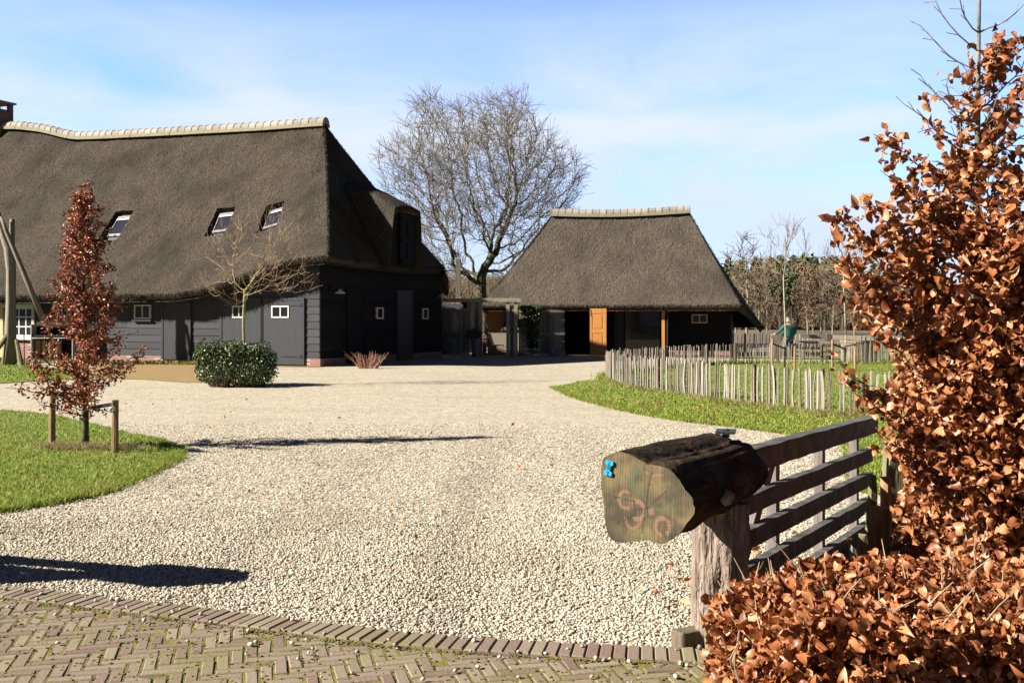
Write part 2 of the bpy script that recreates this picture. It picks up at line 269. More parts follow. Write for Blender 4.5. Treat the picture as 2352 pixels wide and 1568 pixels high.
M['tagink'] = pmat('tag_ink', [(.3, (.01, .04, .12)), (.7, (.012, .05, .14))], 5, .5)
M['interior'] = pmat('dark_interior', [(.3, (.010, .010, .011)), (.7, (.018, .018, .02))], 5, .8)
M['grave'] = pmat('pebble', [(.0, (.20, .19, .18)), (.12, (.36, .32, .25)), (.35, (.55, .48, .36)), (.65, (.68, .60, .465)), (.85, (.77, .70, .57)), (1, (.82, .77, .68))], 25, .75, attr=.85, spec=.25, big=(.6, (.42, .37, .27), .52, .75))
def paver_mat():
    m = pmat('paver', [(.0, (.15, .14, .145)), (.14, (.235, .16, .13)), (.45, (.29, .225, .175)), (.75, (.32, .26, .19)), (1, (.345, .29, .205))], 20, .9, .6, 60, attr=.75, spec=.15, big=(1.6, (.25, .225, .10), .48, .78), bdist=.006)
    return m
M['paver'] = paver_mat()
M['moss'] = pmat('moss_joint', [(.3, (.10, .08, .035)), (.5, (.19, .17, .035)), (.7, (.27, .245, .045))], 16, .95, .8, 60, big=(1.5, (.15, .11, .07), .45, .7), bdist=.01)
def gravel_mat():
    m = bpy.data.materials.new('gravel'); m.use_nodes = True; t = m.node_tree; N = t.nodes; K = t.links.new; b = N['Principled BSDF']; b.inputs['Roughness'].default_value = .85; b.inputs['Specular IOR Level'].default_value = .2
    c = N.new('ShaderNodeTexCoord'); v = N.new('ShaderNodeTexVoronoi'); v.inputs['Scale'].default_value = 42; K(c.outputs['Object'], v.inputs['Vector'])
    v2 = N.new('ShaderNodeTexVoronoi'); v2.inputs['Scale'].default_value = 11; K(c.outputs['Object'], v2.inputs['Vector'])
    s = N.new('ShaderNodeSeparateXYZ'); K(v.outputs['Color'], s.inputs[0]); s2 = N.new('ShaderNodeSeparateXYZ'); K(v2.outputs['Color'], s2.inputs[0])
    av = N.new('ShaderNodeMix'); av.inputs[0].default_value = .35; K(s.outputs[0], av.inputs[2]); K(s2.outputs[1], av.inputs[3])
    r = N.new('ShaderNodeValToRGB'); e = r.color_ramp.elements; e[0].position = 0; e[0].color = (.18, .165, .14, 1); e[1].position = 1; e[1].color = (.54, .50, .425, 1)
    for p_, c_ in ((.15, (.25, .22, .17)), (.35, (.36, .318, .235)), (.65, (.445, .396, .30))): q = e.new(p_); q.color = (*c_, 1)
    K(av.outputs[0], r.inputs[0])
    dk = N.new('ShaderNodeMapRange'); dk.inputs['From Min'].default_value = .25; dk.inputs['From Max'].default_value = .62; dk.inputs['To Min'].default_value = 0; dk.inputs['To Max'].default_value = .36; K(v.outputs['Distance'], dk.inputs[0])
    m1 = N.new('ShaderNodeMixRGB'); m1.inputs[2].default_value = (.09, .076, .055, 1); K(dk.outputs[0], m1.inputs[0]); K(r.outputs[0], m1.inputs[1])
    n = N.new('ShaderNodeTexNoise'); n.inputs['Scale'].default_value = .5; n.inputs['Detail'].default_value = 8; mp = N.new('ShaderNodeMapping'); mp.inputs['Scale'].default_value = (.6, 1.4, 1); K(c.outputs['Object'], mp.inputs[0]); K(mp.outputs[0], n.inputs['Vector'])
    mr = N.new('ShaderNodeMapRange'); mr.inputs['From Min'].default_value = .53; mr.inputs['From Max'].default_value = .75; mr.inputs['To Max'].default_value = .45; K(n.outputs['Fac'], mr.inputs[0])
    m2 = N.new('ShaderNodeMixRGB'); m2.inputs[2].default_value = (.22, .19, .12, 1); K(mr.outputs[0], m2.inputs[0]); K(m1.outputs[0], m2.inputs[1]); K(m2.outputs[0], b.inputs['Base Color'])
    bp = N.new('ShaderNodeBump'); bp.inputs['Strength'].default_value = .55; bp.inputs['Distance'].default_value = .018; bp.invert = True; K(v.outputs['Distance'], bp.inputs['Height']); K(bp.outputs[0], b.inputs['Normal'])
    return m
M['gravel'] = gravel_mat()

# ---------------------------------------------------------------- ground and setting
def sheet(name, poly, z, mat, n=0, label=None):
    p = [Vector((float(q[0]), float(q[1]), z)) for q in poly]
    tri = tessellate_polygon([p]); tri = [t if (p[t[1]]-p[t[0]]).cross(p[t[2]]-p[t[0]]).z > 0 else t[::-1] for t in tri]
    me = bpy.data.meshes.new(name); me.from_pydata([tuple(q) for q in p], [], [tuple(t) for t in tri]); me.shade_flat(); me.materials.append(mat)
    o = bpy.data.objects.new(name, me); S.collection.objects.link(o); o['kind'] = 'structure'; return o
def crv(pts, n=12):                                       # smooth closed-ish polyline through points (Catmull-Rom)
    p = np.array([q[:2] for q in pts]); out = []
    for i in range(len(p)-1):
        a = p[max(0, i-1)]; b = p[i]; c = p[i+1]; d = p[min(len(p)-1, i+2)]
        for t in np.linspace(0, 1, n, endpoint=False): out.append(.5*((2*b)+(-a+c)*t+(2*a-5*b+4*c-d)*t*t+(-a+3*b-3*c+d)*t**3))
    out.append(p[-1]); return np.array(out)
sheet('ground', [(-900, -60), (900, -60), (900, 1400), (-900, 1400)], -.03, M['field'])
edge = crv([G(-260, 1338), G(0, 1355), G(270, 1384), G(530, 1415), G(900, 1460), G(1200, 1483), G(1560, 1500), G(1900, 1508), (3.6, 5.1)])   # where paving meets gravel
sheet('gravel_yard', list(edge)+[(9, 5), (16, 20), (16, 41.5), (8, 44.2), (2, 48), (-3, 48), (-6, 37.6), (-19, 43), (-26, 40), (-26, 6)], 0, M['gravel'])
sheet('paving_bed', list(edge)+[(7, 4.6), (7, -4), (-9, -4), (-9, 8.5)], .0270, M['moss'])
# lawns
lawnL = crv([G(-700, 905), G(-200, 930), G(0, 943), G(120, 955), G(250, 985), G(350, 1010), G(402, 1036), G(398, 1058), G(330, 1092), G(240, 1130), G(130, 1155), G(0, 1176), G(-200, 1200), G(-500, 1215)])
rag = lambda c, s: c+rng.normal(size=c.shape)*s
sheet('lawn', list(rag(lawnL, .045)), .022, M['turf'])
lawnR = crv([G(1272, 890), G(1300, 903), G(1340, 918), G(1420, 940), G(1550, 964), G(1700, 982), G(1850, 1003), G(1945, 1020), G(1962, 1055), G(1975, 1120), G(2040, 1135)])
lawnRp = list(rag(lawnR, .02))+[(5.2, 10.2), (14, 12), (15.5, 37.6), G(2060, 837), G(1850, 838), G(1700, 838), G(1560, 846), G(1460, 858), G(1394, 871), G(1335, 876)]
sheet('verge', lawnRp, .018, M['turf'])
# ---------------------------------------------------------------- herringbone brick paving with its edge course
mb = MB(); ph = R(14); w = .068; L_ = .204; gap = .009; c_, s_ = math.cos(ph), math.sin(ph); ex = np.array([c_, s_, 0]); ey = np.array([-s_, c_, 0])
ed = edge[:, :2]; nrm = np.gradient(ed, axis=0); nrm = np.stack([nrm[:, 1], -nrm[:, 0]], 1); nrm /= np.linalg.norm(nrm, axis=1)[:, None]   # towards camera
inner = ed+nrm*.235
innerpoly = [tuple(q) for q in inner]+[(5.2, 4.2), (5.2, 2.6), (-7, 2.6), (-7, 8.2)]
K4 = 3
for i in range(-190, 190):
    for m_ in range(-30, 30):
        for (bx, by, lx, ly) in ((i+2*K4*m_, i, K4, 1), (i+K4+2*K4*m_, i+1-K4, 1, K4)):
            cx = (bx+lx/2)*w; cy = (by+ly/2)*w
            c = ex*cx+ey*cy+np.array([-1.0, 5.0, 0])
            if not (2.7 < c[1] < 8.2 and -6.8 < c[0] < 5): continue
            if not inpoly(np.array([c[0]]), np.array([c[1]]), innerpoly)[0]: continue
            hx = lx*w/2-gap/2-random.random()*.002; hy = ly*w/2-gap/2-random.random()*.002; z = .03+random.gauss(0, .0015); rz = random.gauss(0, .018); tx = random.gauss(0, .012); ty = random.gauss(0, .012)
            e1 = ex*math.cos(rz)+ey*math.sin(rz); e2 = -ex*math.sin(rz)+ey*math.cos(rz); bv = .005
            V = []
            for (qx, qy, qz) in ((hx, hy, -.03), (hx, hy, -bv), (hx-bv, hy-bv, 0)):
                for sx_, sy_ in ((-1, -1), (1, -1), (1, 1), (-1, 1)):
                    V.append(c+e1*sx_*qx+e2*sy_*qy+np.array([0, 0, z+qz+sx_*qx*tx+sy_*qy*ty]))
            mb.add(V, [[0,1,5,4],[1,2,6,5],[2,3,7,6],[3,0,4,7],[4,5,9,8],[5,6,10,9],[6,7,11,10],[7,4,8,11],[8,9,10,11]], random.random())
seg = np.linalg.norm(np.diff(ed, axis=0), axis=1); cum = np.concatenate([[0], np.cumsum(seg)]); sd = 0
while sd < cum[-1]-.06:
    x = np.interp(sd, cum, ed[:, 0]); y = np.interp(sd, cum, ed[:, 1]); x2 = np.interp(sd+.05, cum, ed[:, 0]); y2 = np.interp(sd+.05, cum, ed[:, 1])
    t_ = np.array([x2-x, y2-y, 0]); t_ /= np.linalg.norm(t_); n_ = np.array([t_[1], -t_[0], 0]); z = .037+random.gauss(0, .0015); ln = .205+random.gauss(0, .004)
    V = []
    for ins, dz in ((0, -.04), (0, -.005), (.005, 0)):
        for a_, b_ in ((ins, ins), (.060-ins, ins), (.060-ins, ln-ins), (ins, ln-ins)): V.append(np.array([x, y, 0])+t_*a_+n_*(b_+.01+random.gauss(0, .001))+np.array([0, 0, z+dz]))
    mb.add(V, [[0,1,5,4],[1,2,6,5],[2,3,7,6],[3,0,4,7],[4,5,9,8],[5,6,10,9],[6,7,11,10],[7,4,8,11],[8,9,10,11]], random.random()); sd += .067
o = mb.build('paving', M['paver'], at=(0, 5, 0)); o['kind'] = 'structure'
# ---------------------------------------------------------------- loose pebbles
def ico():
    bm = bmesh.new(); bmesh.ops.create_icosphere(bm, subdivisions=1, radius=1); v = np.array([x.co[:] for x in bm.verts]); f = np.array([[a.index for a in q.verts] for q in bm.faces]); bm.free(); return v, f
ico_v, ico_f = IV, IF = ico()
OV = np.array([(1, 0, 0), (0, 1, 0), (-1, 0, 0), (0, -1, 0), (0, 0, 1), (0, 0, -1)], float); OF = np.array([(0, 1, 4), (1, 2, 4), (2, 3, 4), (3, 0, 4)])
def pebbles(xy, rmin, rmax, z0, name, sink=.25, lowp=False, flat=1.0):
    n = len(xy); IV, IF = (OV, OF) if lowp else (ico_v, ico_f); nv = len(IV); r = rng.uniform(rmin, rmax, n)*np.exp(rng.normal(size=n)*.16); sc = np.stack([r*rng.uniform(.85, 1.3, n), r*rng.uniform(.7, 1.05, n), r*rng.uniform(.5, .85, n)*flat], 1)
    a = rng.uniform(0, 2*math.pi, n); V = IV[None]*(1+rng.normal(size=(n, nv, 1))*.09)*sc[:, None, :]
    tl = rng.normal(size=n)*.35; y = V[:, :, 1]*np.cos(tl)[:, None]-V[:, :, 2]*np.sin(tl)[:, None]; z = V[:, :, 1]*np.sin(tl)[:, None]+V[:, :, 2]*np.cos(tl)[:, None]; x = V[:, :, 0]
    X = x*np.cos(a)[:, None]-y*np.sin(a)[:, None]+xy[:, 0:1]; Y = x*np.sin(a)[:, None]+y*np.cos(a)[:, None]+xy[:, 1:2]
    zz = z0 if np.isscalar(z0) else z0[:, None]; Z = z+zz+(sc[:, 2]*(1-sink*2))[:, None]
    b = MB(); b.add(np.stack([X, Y, Z], 2).reshape(-1, 3), (IF[None]+(np.arange(n)*nv)[:, None, None]).reshape(-1, 3), np.repeat(np.clip(rng.random(n)-.16*tracks(xy[:, 0], xy[:, 1]), 0, 1), nv))
    return b.build(name, M['grave'], smooth=True, at=(0, 8, 0))
def tracks(x, y):
    o_ = np.zeros(len(x))
    for c0, c1, c2 in ((-1.3, .02, .006), (.4, -.05, .004)):
        xc = c0+c1*(y-6)+c2*(y-6)**2
        for w_ in (-.72, .72): o_ += np.exp(-((x-xc-w_)/.22)**2)
    return o_
gp = list(edge)+[(3.8, 5.2), (6.0, 17), (-8.0, 17), (-6.3, 7.3)]
def yard(n, y0, y1, full): 
    q = scatter([p for p in gp], n); d = np.clip((y1-q[:, 1])/(y1-full), 0, 1); q = q[(q[:, 1] > y0) & (rng.random(len(q)) < d) & (np.abs(q[:, 0]/q[:, 1]) < .54)]; return q[~inpoly(q[:, 0], q[:, 1], lawnL)]
xy = yard(1000000, 0, 9.4, 7.2); xy = xy[rng.random(len(xy)) < .92]
o = pebbles(xy, .0064, .0110, rng.uniform(-.004, .007, len(xy)), 'gravel_pebbles', .25, False, .85); tag(o, kind='stuff', label='pale rounded pebbles covering the front of the yard', cat='gravel')
xy = yard(600000, 7.2, 17.5, 9.0); xy = xy[rng.random(len(xy)) < np.clip((xy[:, 1]-7.2)/1.6, 0, 1)]
o = pebbles(xy, .0080, .0135, rng.uniform(-.005, .004, len(xy)), 'gravel_pebbles', .25, True, .75); tag(o, kind='stuff', label='pale pebbles of the middle of the yard', cat='gravel')
xs = scatter([(-3.6, 5.0), (2.2, 4.6), (2.2, 5.6), (-3.6, 7.0)], 900)
d_ = np.min(np.linalg.norm(xs[:, None, :]-ed[None], axis=2), axis=1); inside = inpoly(xs[:, 0], xs[:, 1], list(edge)+[(7, 4.6), (7, -4), (-9, -4), (-9, 8.5)])
k = inside & (rng.random(len(xs)) < np.exp(-d_/.35)); xs = xs[k]
mo_ = np.concatenate([inner[rng.integers(0, len(inner), 2600)]+rng.normal(size=(2600, 2))*[.10, .012], scatter([(-3.4, 4.6), (1.5, 4.6), (1.5, 5.3), (-3.4, 6.3)], 2200)])
mo_ = mo_[inpoly(mo_[:, 0], mo_[:, 1], list(inner)+[(5, 3), (-7, 3)])]
mg = MB(); nm = len(mo_); sc_ = rng.uniform(.004, .011, nm); mg.add((IV[None]*np.stack([sc_, sc_, sc_*.45], 1)[:, None, :]*(1+rng.normal(size=(nm, 12, 1))*.2)+np.column_stack([mo_, np.full(nm, .031)])[:, None, :]).reshape(-1, 3), (IF[None]+(np.arange(nm)*12)[:, None, None]).reshape(-1, 3)); tag(mg.build('moss_tufts', M['moss'], at=(-1, 5.4, 0)), 'little cushions of yellow green moss in the joints of the paving', 'moss', kind='stuff')
o = pebbles(xs, .007, .016, .036, 'loose_pebbles', .1); tag(o, kind='stuff', label='stray pebbles lying on the brick paving', cat='gravel')
# ---------------------------------------------------------------- grass
def blades(xy, h0, h1, w, mat, name, z0=.02, lean=.45, label=None, cat='grass'):
    n = len(xy); h = rng.uniform(h0, h1, n); a = rng.uniform(0, 2*math.pi, n); d = np.stack([np.cos(a), np.sin(a)], 1)*w/2*rng.uniform(.6, 1.3, n)[:, None]; ln = rng.normal(size=(n, 2))*lean*h[:, None]
    b0 = np.column_stack([xy-d, np.full(n, z0)]); b1 = np.column_stack([xy+d, np.full(n, z0)]); m0 = np.column_stack([xy+ln*.35-d*.8, z0+h*.6]); m1 = np.column_stack([xy+ln*.35+d*.8, z0+h*.6]); t = np.column_stack([xy+ln, z0+h])
    V = np.stack([b0, b1, m1, m0, t], 1).reshape(-1, 3); i = np.arange(n)*5; b = MB(); rr = np.repeat(rng.random(n), 5)
    b.add(V, np.stack([i, i+1, i+2, i+3], 1), rr); b.f.append(np.stack([i+3, i+2, i+4], 1)+0)
    return tag(b.build(name, mat, at=(float(xy[:, 0].mean()), float(xy[:, 1].mean()), 0)), label, cat, kind='stuff')
xy = scatter(lawnL, 260000); k = (xy[:, 0] > -.53*xy[:, 1]-.8) & (rng.random(len(xy)) < np.clip(1.5-xy[:, 1]/16, .3, 1)); xy = xy[k]
blades(xy, .02, .05, .011, M['grass'], 'lawn_grass', .02, label='short bright green lawn around the staked young beech')
xy = scatter(lawnRp, 380000); k = (xy[:, 0] < .49*xy[:, 1]+.6) & (rng.random(len(xy)) < np.clip(1.7-xy[:, 1]/18, .14, 1)); xy = xy[k]
blades(xy, .02, .055, .016, M['grass'], 'verge_grass', .016, label='green grass of the verge and the fenced enclosure')
# tufts of longer, drier grass along the front fence and on lawn edges
fbase = crv([G(1394, 874), G(1415, 882), G(1457, 894), G(1549, 908), G(1634, 922), G(1702, 932), G(1804, 944), G(1891, 957), G(1939, 960), G(2019, 962), G(2075, 968), G(2150, 985)])
bk = crv([G(1394, 874), G(1400, 866), G(1440, 858), G(1520, 848), G(1610, 840), G(1702, 836), G(1850, 836.5), G(1990, 837), G(2090, 838)])
def along(c, n, off, sd_): i = rng.integers(0, len(c)-1, n); t = rng.random(n)[:, None]; return c[i]*(1-t)+c[i+1]*t+rng.normal(size=(n, 2))*sd_+np.array(off)
blades(np.concatenate([along(fbase, 4200, (0, -.12), .13)]), .05, .16, .012, M['dry'], 'dry_grass', .01, .6, 'straw coloured dead grass along the foot of the front paling fence')
blades(along(fbase, 6500, (0, -.06), .16), .06, .16, .012, M['grass'], 'long_grass', .01, .5, 'longer green grass along the foot of the front paling fence')
blades(along(bk, 5000, (0, .1), .13), .06, .2, .02, M['grass'], 'long_grass', .01, .5, 'longer green grass along the foot of the rear paling fence')
blades(along(lawnL[60:], 7000, (0, 0), .05), .03, .08, .011, M['grass'], 'edge_grass', .0, .8, 'ragged grass on the edge of the left lawn')
blades(along(lawnR, 8000, (0, 0), .06), .03, .07, .013, M['grass'], 'edge_grass', .0, .8, 'ragged grass on the edge of the verge')
# ---------------------------------------------------------------- big thatched barn
A = np.array([-6.69, 36.4]); U = np.array([-.9125, .409]); V_ = np.array([.409, .9125]); u3 = np.array([*U, 0]); v3 = np.array([*V_, 0]); z3 = np.array([0, 0, 1.0])
def B(t, n, z): return np.array([*(A+U*t+V_*n), z])
def tl(x): p = (x-CX)/F; return (A[0]-p*A[1])/(p*U[1]-U[0])         # photo x -> position on the long wall
def ng(x): p = (x-CX)/F; return (p*A[1]-A[0])/(V_[0]-p*V_[1])        # photo x -> position on the gable wall
def zl(x, y): q = B(tl(x), 0, 0); return EYE-(y-HY)*q[1]/F
def zg(x, y): q = B(0, ng(x), 0); return EYE-(y-HY)*q[1]/F
barn = thing('thatched_barn', B(0, 0, 0), 'long black boarded barn with a steep dark thatched roof and three skylights, left', 'barn')
TR, NR = 2.82, 4.35
def ridge_z(t):
    q = A+U*t+V_*NR; px = CX+F*q[0]/q[1]
    y = np.interp(px, [-300, 0, 50, 100, 130, 160, 185, 240, 300, 400, 600, 745], [300, 292, 292, 298, 305, 313, 316, 314, 311, 306, 295, 284])
    return EYE-(y-HY)*q[1]/F
TE = 25.0
def eave_z(t): return float(np.interp(t, [-.9, .3, 1.4, 2.6, 3.8, 4.8, 5.9, 30], [3.80, 3.74, 3.56, 3.24, 2.90, 2.68, 2.56, 2.53]))
def loft(top, bot, rows, sag=0.0, jit=.012, holes=()):
    c = len(top); s = np.linspace(0, 1, rows)[:, None, None]; g = top[None]*(1-s)+bot[None]*s
    dn = (bot-top).mean(0); al = top[-1]-top[0]+bot[-1]-bot[0]; nn = np.cross(al, dn); nn /= np.linalg.norm(nn); nn = nn if nn[2] > 0 else -nn
    g = g-nn*sag*np.sin(np.pi*s)
    sr = rng.normal(size=(rows//6+3, c//6+3)); yi = np.linspace(0, sr.shape[0]-1.01, rows); xi = np.linspace(0, sr.shape[1]-1.01, c)
    y0 = yi.astype(int); x0 = xi.astype(int); fy = (yi-y0)[:, None]; fx = (xi-x0)[None]
    lo = sr[y0][:, x0]*(1-fy)*(1-fx)+sr[y0+1][:, x0]*fy*(1-fx)+sr[y0][:, x0+1]*(1-fy)*fx+sr[y0+1][:, x0+1]*fy*fx
    e = np.minimum(1, np.minimum(np.arange(c), np.arange(c)[::-1])/3)[None]
    g = g+nn*((lo*.012+rng.normal(size=(rows, c))*jit)*e)[:, :, None]
    return g, nn
def thatch(mbx, top, bot, rows, inward, sag=0, th=.27, mask=None, flip=False):
    g, nn = loft(top, bot, rows, sag)
    inw = np.asarray(inward, float)
    r1 = g[-1:]+np.array([0, 0, -.10])+inw*.01; r2 = g[-1:]+np.array([0, 0, -.20])+inw*.14; r2 = r2+rng.normal(size=r2.shape)*.012
    m_ = None
    if mask is not None: m_ = np.zeros((rows+1, len(top)-1), bool); m_[:rows-1] = mask
    mbx.grid(np.concatenate([g, r1, r2]), flip=flip, mask=m_); return g, nn
def straw(mbx, pts, dirs, n, ln=.10, w=.012, spread=.03):      # loose reed ends standing off an edge
    i = rng.integers(0, len(pts)-1, n); t = rng.random(n)[:, None]; b = pts[i]*(1-t)+pts[i+1]*t+rng.normal(size=(n, 3))*spread
    d = np.asarray(dirs, float)[None]+rng.normal(size=(n, 3))*.35; d = d/np.linalg.norm(d, axis=1)[:, None]*(ln*rng.uniform(.5, 1.3, n))[:, None]
    sd_ = np.cross(d, rng.normal(size=(n, 3))); sd_ = sd_/np.linalg.norm(sd_, axis=1)[:, None]*w
    V = np.stack([b-sd_, b+sd_, b+d], 1).reshape(-1, 3); k = np.arange(n)*3; mbx.add(V, np.stack([k, k+1, k+2], 1))
nc = 230; cc = np.linspace(0, 1, nc)**1.0
te = -.90+(TE+.90)*cc; tt = te+(TR+.90)*np.exp(-(te+.90)/3.9)
topF = np.array([B(t, NR, ridge_z(t)) for t in tt]); botF = np.array([B(t, -.85, eave_z(t)) for t in te])
roof = MB(); rows = 84
gF, nF = loft(topF, botF, rows, .10)
def find(g, px, py):
    q = g.reshape(-1, 3); X = CX+F*q[:, 0]/q[:, 1]; Y = HY+F*(EYE-q[:, 2])/q[:, 1]; k = np.argmin((X-px)**2+(Y-py)**2); return divmod(k, g.shape[1])
mask = np.zeros((rows-1, nc-1), bool); sky_q = []
for (xr, yt, xl, ybm) in ((305, 481, 254, 535), (541, 473, 492, 529), (653, 463, 608, 518)):
    r0, c0 = find(gF, xr, yt); r1, c1 = find(gF, xl, ybm); c1 = max(c1, c0+5); r1 = max(r1, r0+10)
    c1 = c0+9; r1 += 3; mask[r0:r1, c0:c1] = True; sky_q.append((r0, r1, c0, c1))
m2 = np.zeros((rows+1, nc-1), bool); m2[:rows-1] = mask
e1 = gF[-1:]+np.array([0, 0, -.10])+v3*.01; e2 = gF[-1:]+np.array([0, 0, -.20])+v3*.16+rng.normal(size=gF[-1:].shape)*.014
roof.grid(np.concatenate([gF, e1, e2]), mask=m2)
# recess walls of the three skylights
for (r0, r1, c0, c1) in sky_q:
    loop = [gF[r0, c] for c in range(c0, c1+1)]+[gF[r, c1] for r in range(r0+1, r1+1)]+[gF[r1, c] for c in range(c1-1, c0-1, -1)]+[gF[r, c0] for r in range(r1-1, r0, -1)]
    loop = np.array(loop+[loop[0]]); roof.grid(np.stack([loop, loop-nF*.30]))
# hip over the gable
nh = 70; nn_ = np.linspace(-.85, 8.9, nh); Re = B(TR, NR, ridge_z(TR))
def hip_t(n): return float(np.interp(n, [-.85, 1, 3, 6, 8.9], [-.90, -.78, -.66, -.5, -.2]))
def hip_z(n): return float(np.interp(n, [-.85, 1, 5, 8.9], [3.80, 3.74, 3.70, 3.85]))
topH = np.array([Re+v3*(a-.5)*.1 for a in np.linspace(0, 1, nh)]); topH[0] = gF[0, 0]; botH = np.array([B(hip_t(n), n, hip_z(n)) for n in nn_]); 
gH, nH = loft(topH, botH, rows, .10); gH[:, 0] = gF[:, 0]; botH[0] = botF[0]
gH2 = np.concatenate([gH, gH[-1:]+np.array([0, 0, -.1])-u3*-.01, gH[-1:]+np.array([0, 0, -.20])+u3*.16]); roof.grid(gH2, flip=True)
# rear slope, its eave drops round the corner
nr = 60; cr_ = np.linspace(0, 1, nr)**1.6; eb = np.array([[-.2, 8.9, 3.7], [.0, 9.6, 3.38], [.3, 10.3, 2.98], [1.6, 10.4, 2.7], [5, 10.4, 2.5], [25, 10.4, 2.4]])
ek = np.array([0, .03, .07, .14, .3, 1.0]); topB = np.array([B(TR+(TE-TR)*c, NR, ridge_z(TR+(TE-TR)*c)) for c in cr_]); botB = np.array([B(*[np.interp(c, ek, eb[:, k]) for k in range(3)]) for c in cr_])
gB, nB = loft(topB, botB, 40, .55); gB[:, 0] = B(0, 0, 0)*0+np.array([np.interp(np.linspace(0, 1, 40), np.linspace(0, 1, rows), gH[:, -1, k]) for k in range(3)]).T  # unseen slope hollowed so the sun passes it to the arbour beam
roof.grid(np.concatenate([gB, gB[-1:]+np.array([0, 0, -.1]), gB[-1:]+np.array([0, 0, -.29])-v3*.12]), flip=True)
straw(roof, gF[:, 0], -u3*.6-v3*.3-z3*.6, 2600, .11, .009, .02); straw(roof, gF[-1], -z3-v3*.3, 4700, .10, .008, .03); straw(roof, gF[-1]-z3*.10, -z3-v3*.3, 4200, .10, .008, .035)
straw(roof, gH[-1], -z3-u3*.3, 1800, .09, .008, .03); straw(roof, gH[:, -1], v3*.5-z3, 900, .10, .008, .02); straw(roof, gB[-1][:30], -z3, 700, .1, .008, .04)
def field(mbx, g, d, n, ln=.09, w=.007, nn=None):
    r_ = rng.integers(2, g.shape[0]-1, n); c_ = rng.integers(1, g.shape[1]-1, n); p = g[r_, c_]+rng.random((n, 1))*(g[r_-1, c_]-g[r_, c_])+rng.random((n, 1))*(g[r_, c_-1]-g[r_, c_]); straw(mbx, np.stack([p, p], 0).reshape(-1, 3)[:n] if False else p, d, 0) if False else None
    dd = np.asarray(d, float)[None]+rng.normal(size=(n, 3))*.28; dd = dd/np.linalg.norm(dd, axis=1)[:, None]*(ln*rng.uniform(.5, 1.3, n))[:, None]; sd_ = np.cross(dd, rng.normal(size=(n, 3))); sd_ = sd_/np.linalg.norm(sd_, axis=1)[:, None]*w
    k = np.arange(n)*3; mbx.add(np.stack([p-sd_, p+sd_, p+dd], 1).reshape(-1, 3), np.stack([k, k+1, k+2], 1))
field(roof, gF, -z3*1.2-v3*.95, 9000)
# eyebrow thatch over the hay hatch
bb = np.linspace(0, 1, 22); D = []
for b in bb:
    t = -1.0+b*2.2; zc = 5.98+b*1.05+.05*math.sin(b*math.pi); zh = 3.70+(t+.72)*1.70; hw = 1.02-.35*b
    row = []
    for a in np.linspace(-1, 1, 25):
        s_ = abs(a); 
        if s_ < .62: n = a/.62*hw; z = zc-.16*(s_/.62)**2.2
        else: q = (s_-.62)/.38; n = math.copysign(hw+(.34 if a < 0 else .14)*q, a); z = (zc-.16)*(1-q)+min(zc-.18, max(zh-.25, 3.5))*q
        row.append(B(t+random.gauss(0, .006), 4.38+n+.10*b, z+random.gauss(0, .008)))
    D.append(row)
D = np.array(D); Dv = D[0].copy(); cut = slice(4, 21)
roof.grid(D, flip=True); under = D[:, :].copy()-z3*.24; roof.grid(np.stack([D[0], under[0]]), flip=False)
straw(roof, D[0][4:21]-z3*.05, -z3-u3*.6, 260, .10, .008, .02)
roofo = roof.build('roof', M['thatch'], barn, smooth=True)
hx = MB(); hx.box(B(-.78, 3.50, 3.70), -u3*.02, v3*.12, z3*2.05); hx.box(B(-.78, 5.12, 3.70), -u3*.02, v3*.10, z3*2.05); hx.box(B(-.76, 3.46, 3.68), u3*1.2, v3*1.78, z3*2.07); hx.build('hatch_frame', M['boarddark'], barn)
hd = MB(); hd.box(B(-.82, 4.06, 3.72), -u3*.05, v3*1.06, z3*2.0)
for z_ in (3.84, 4.62, 5.46): hd.box(B(-.88, 4.10, z_), -u3*.03, v3*.98, z3*.1)
hd.box(B(-.88, 4.55, 3.9), -u3*.02, v3*.08, z3*1.6)
hdo = hd.build('hatch_door', M['boarddark'], barn, label='black hay hatch door under the eyebrow of the thatch')
sf = MB(); sf.grid(np.stack([under[0, 8:18], np.array([q+u3*.3 for q in under[0, 8:18]])])); sf.build('hatch_soffit', M['soffit'], barn)
# soffits
def soffit(name, top, bot, inw, th, mat, parent, f=.72):
    t2 = top*(1-f)+bot*f-z3*(th-.02)+np.asarray(inw)*.12; b2 = bot-z3*(th-.02)+np.asarray(inw)*.12; m = MB(); m.grid(np.stack([t2, b2])); return m.build(name, mat, parent)
soffit('soffit', topF, botF, v3, .30, M['soffit_dark'], barn); soffit('soffit', topH, botH, u3, .30, M['soffit_dark'], barn, .8); soffit('soffit', gB[0], botB, -v3, .30, M['soffit'], barn, .6)
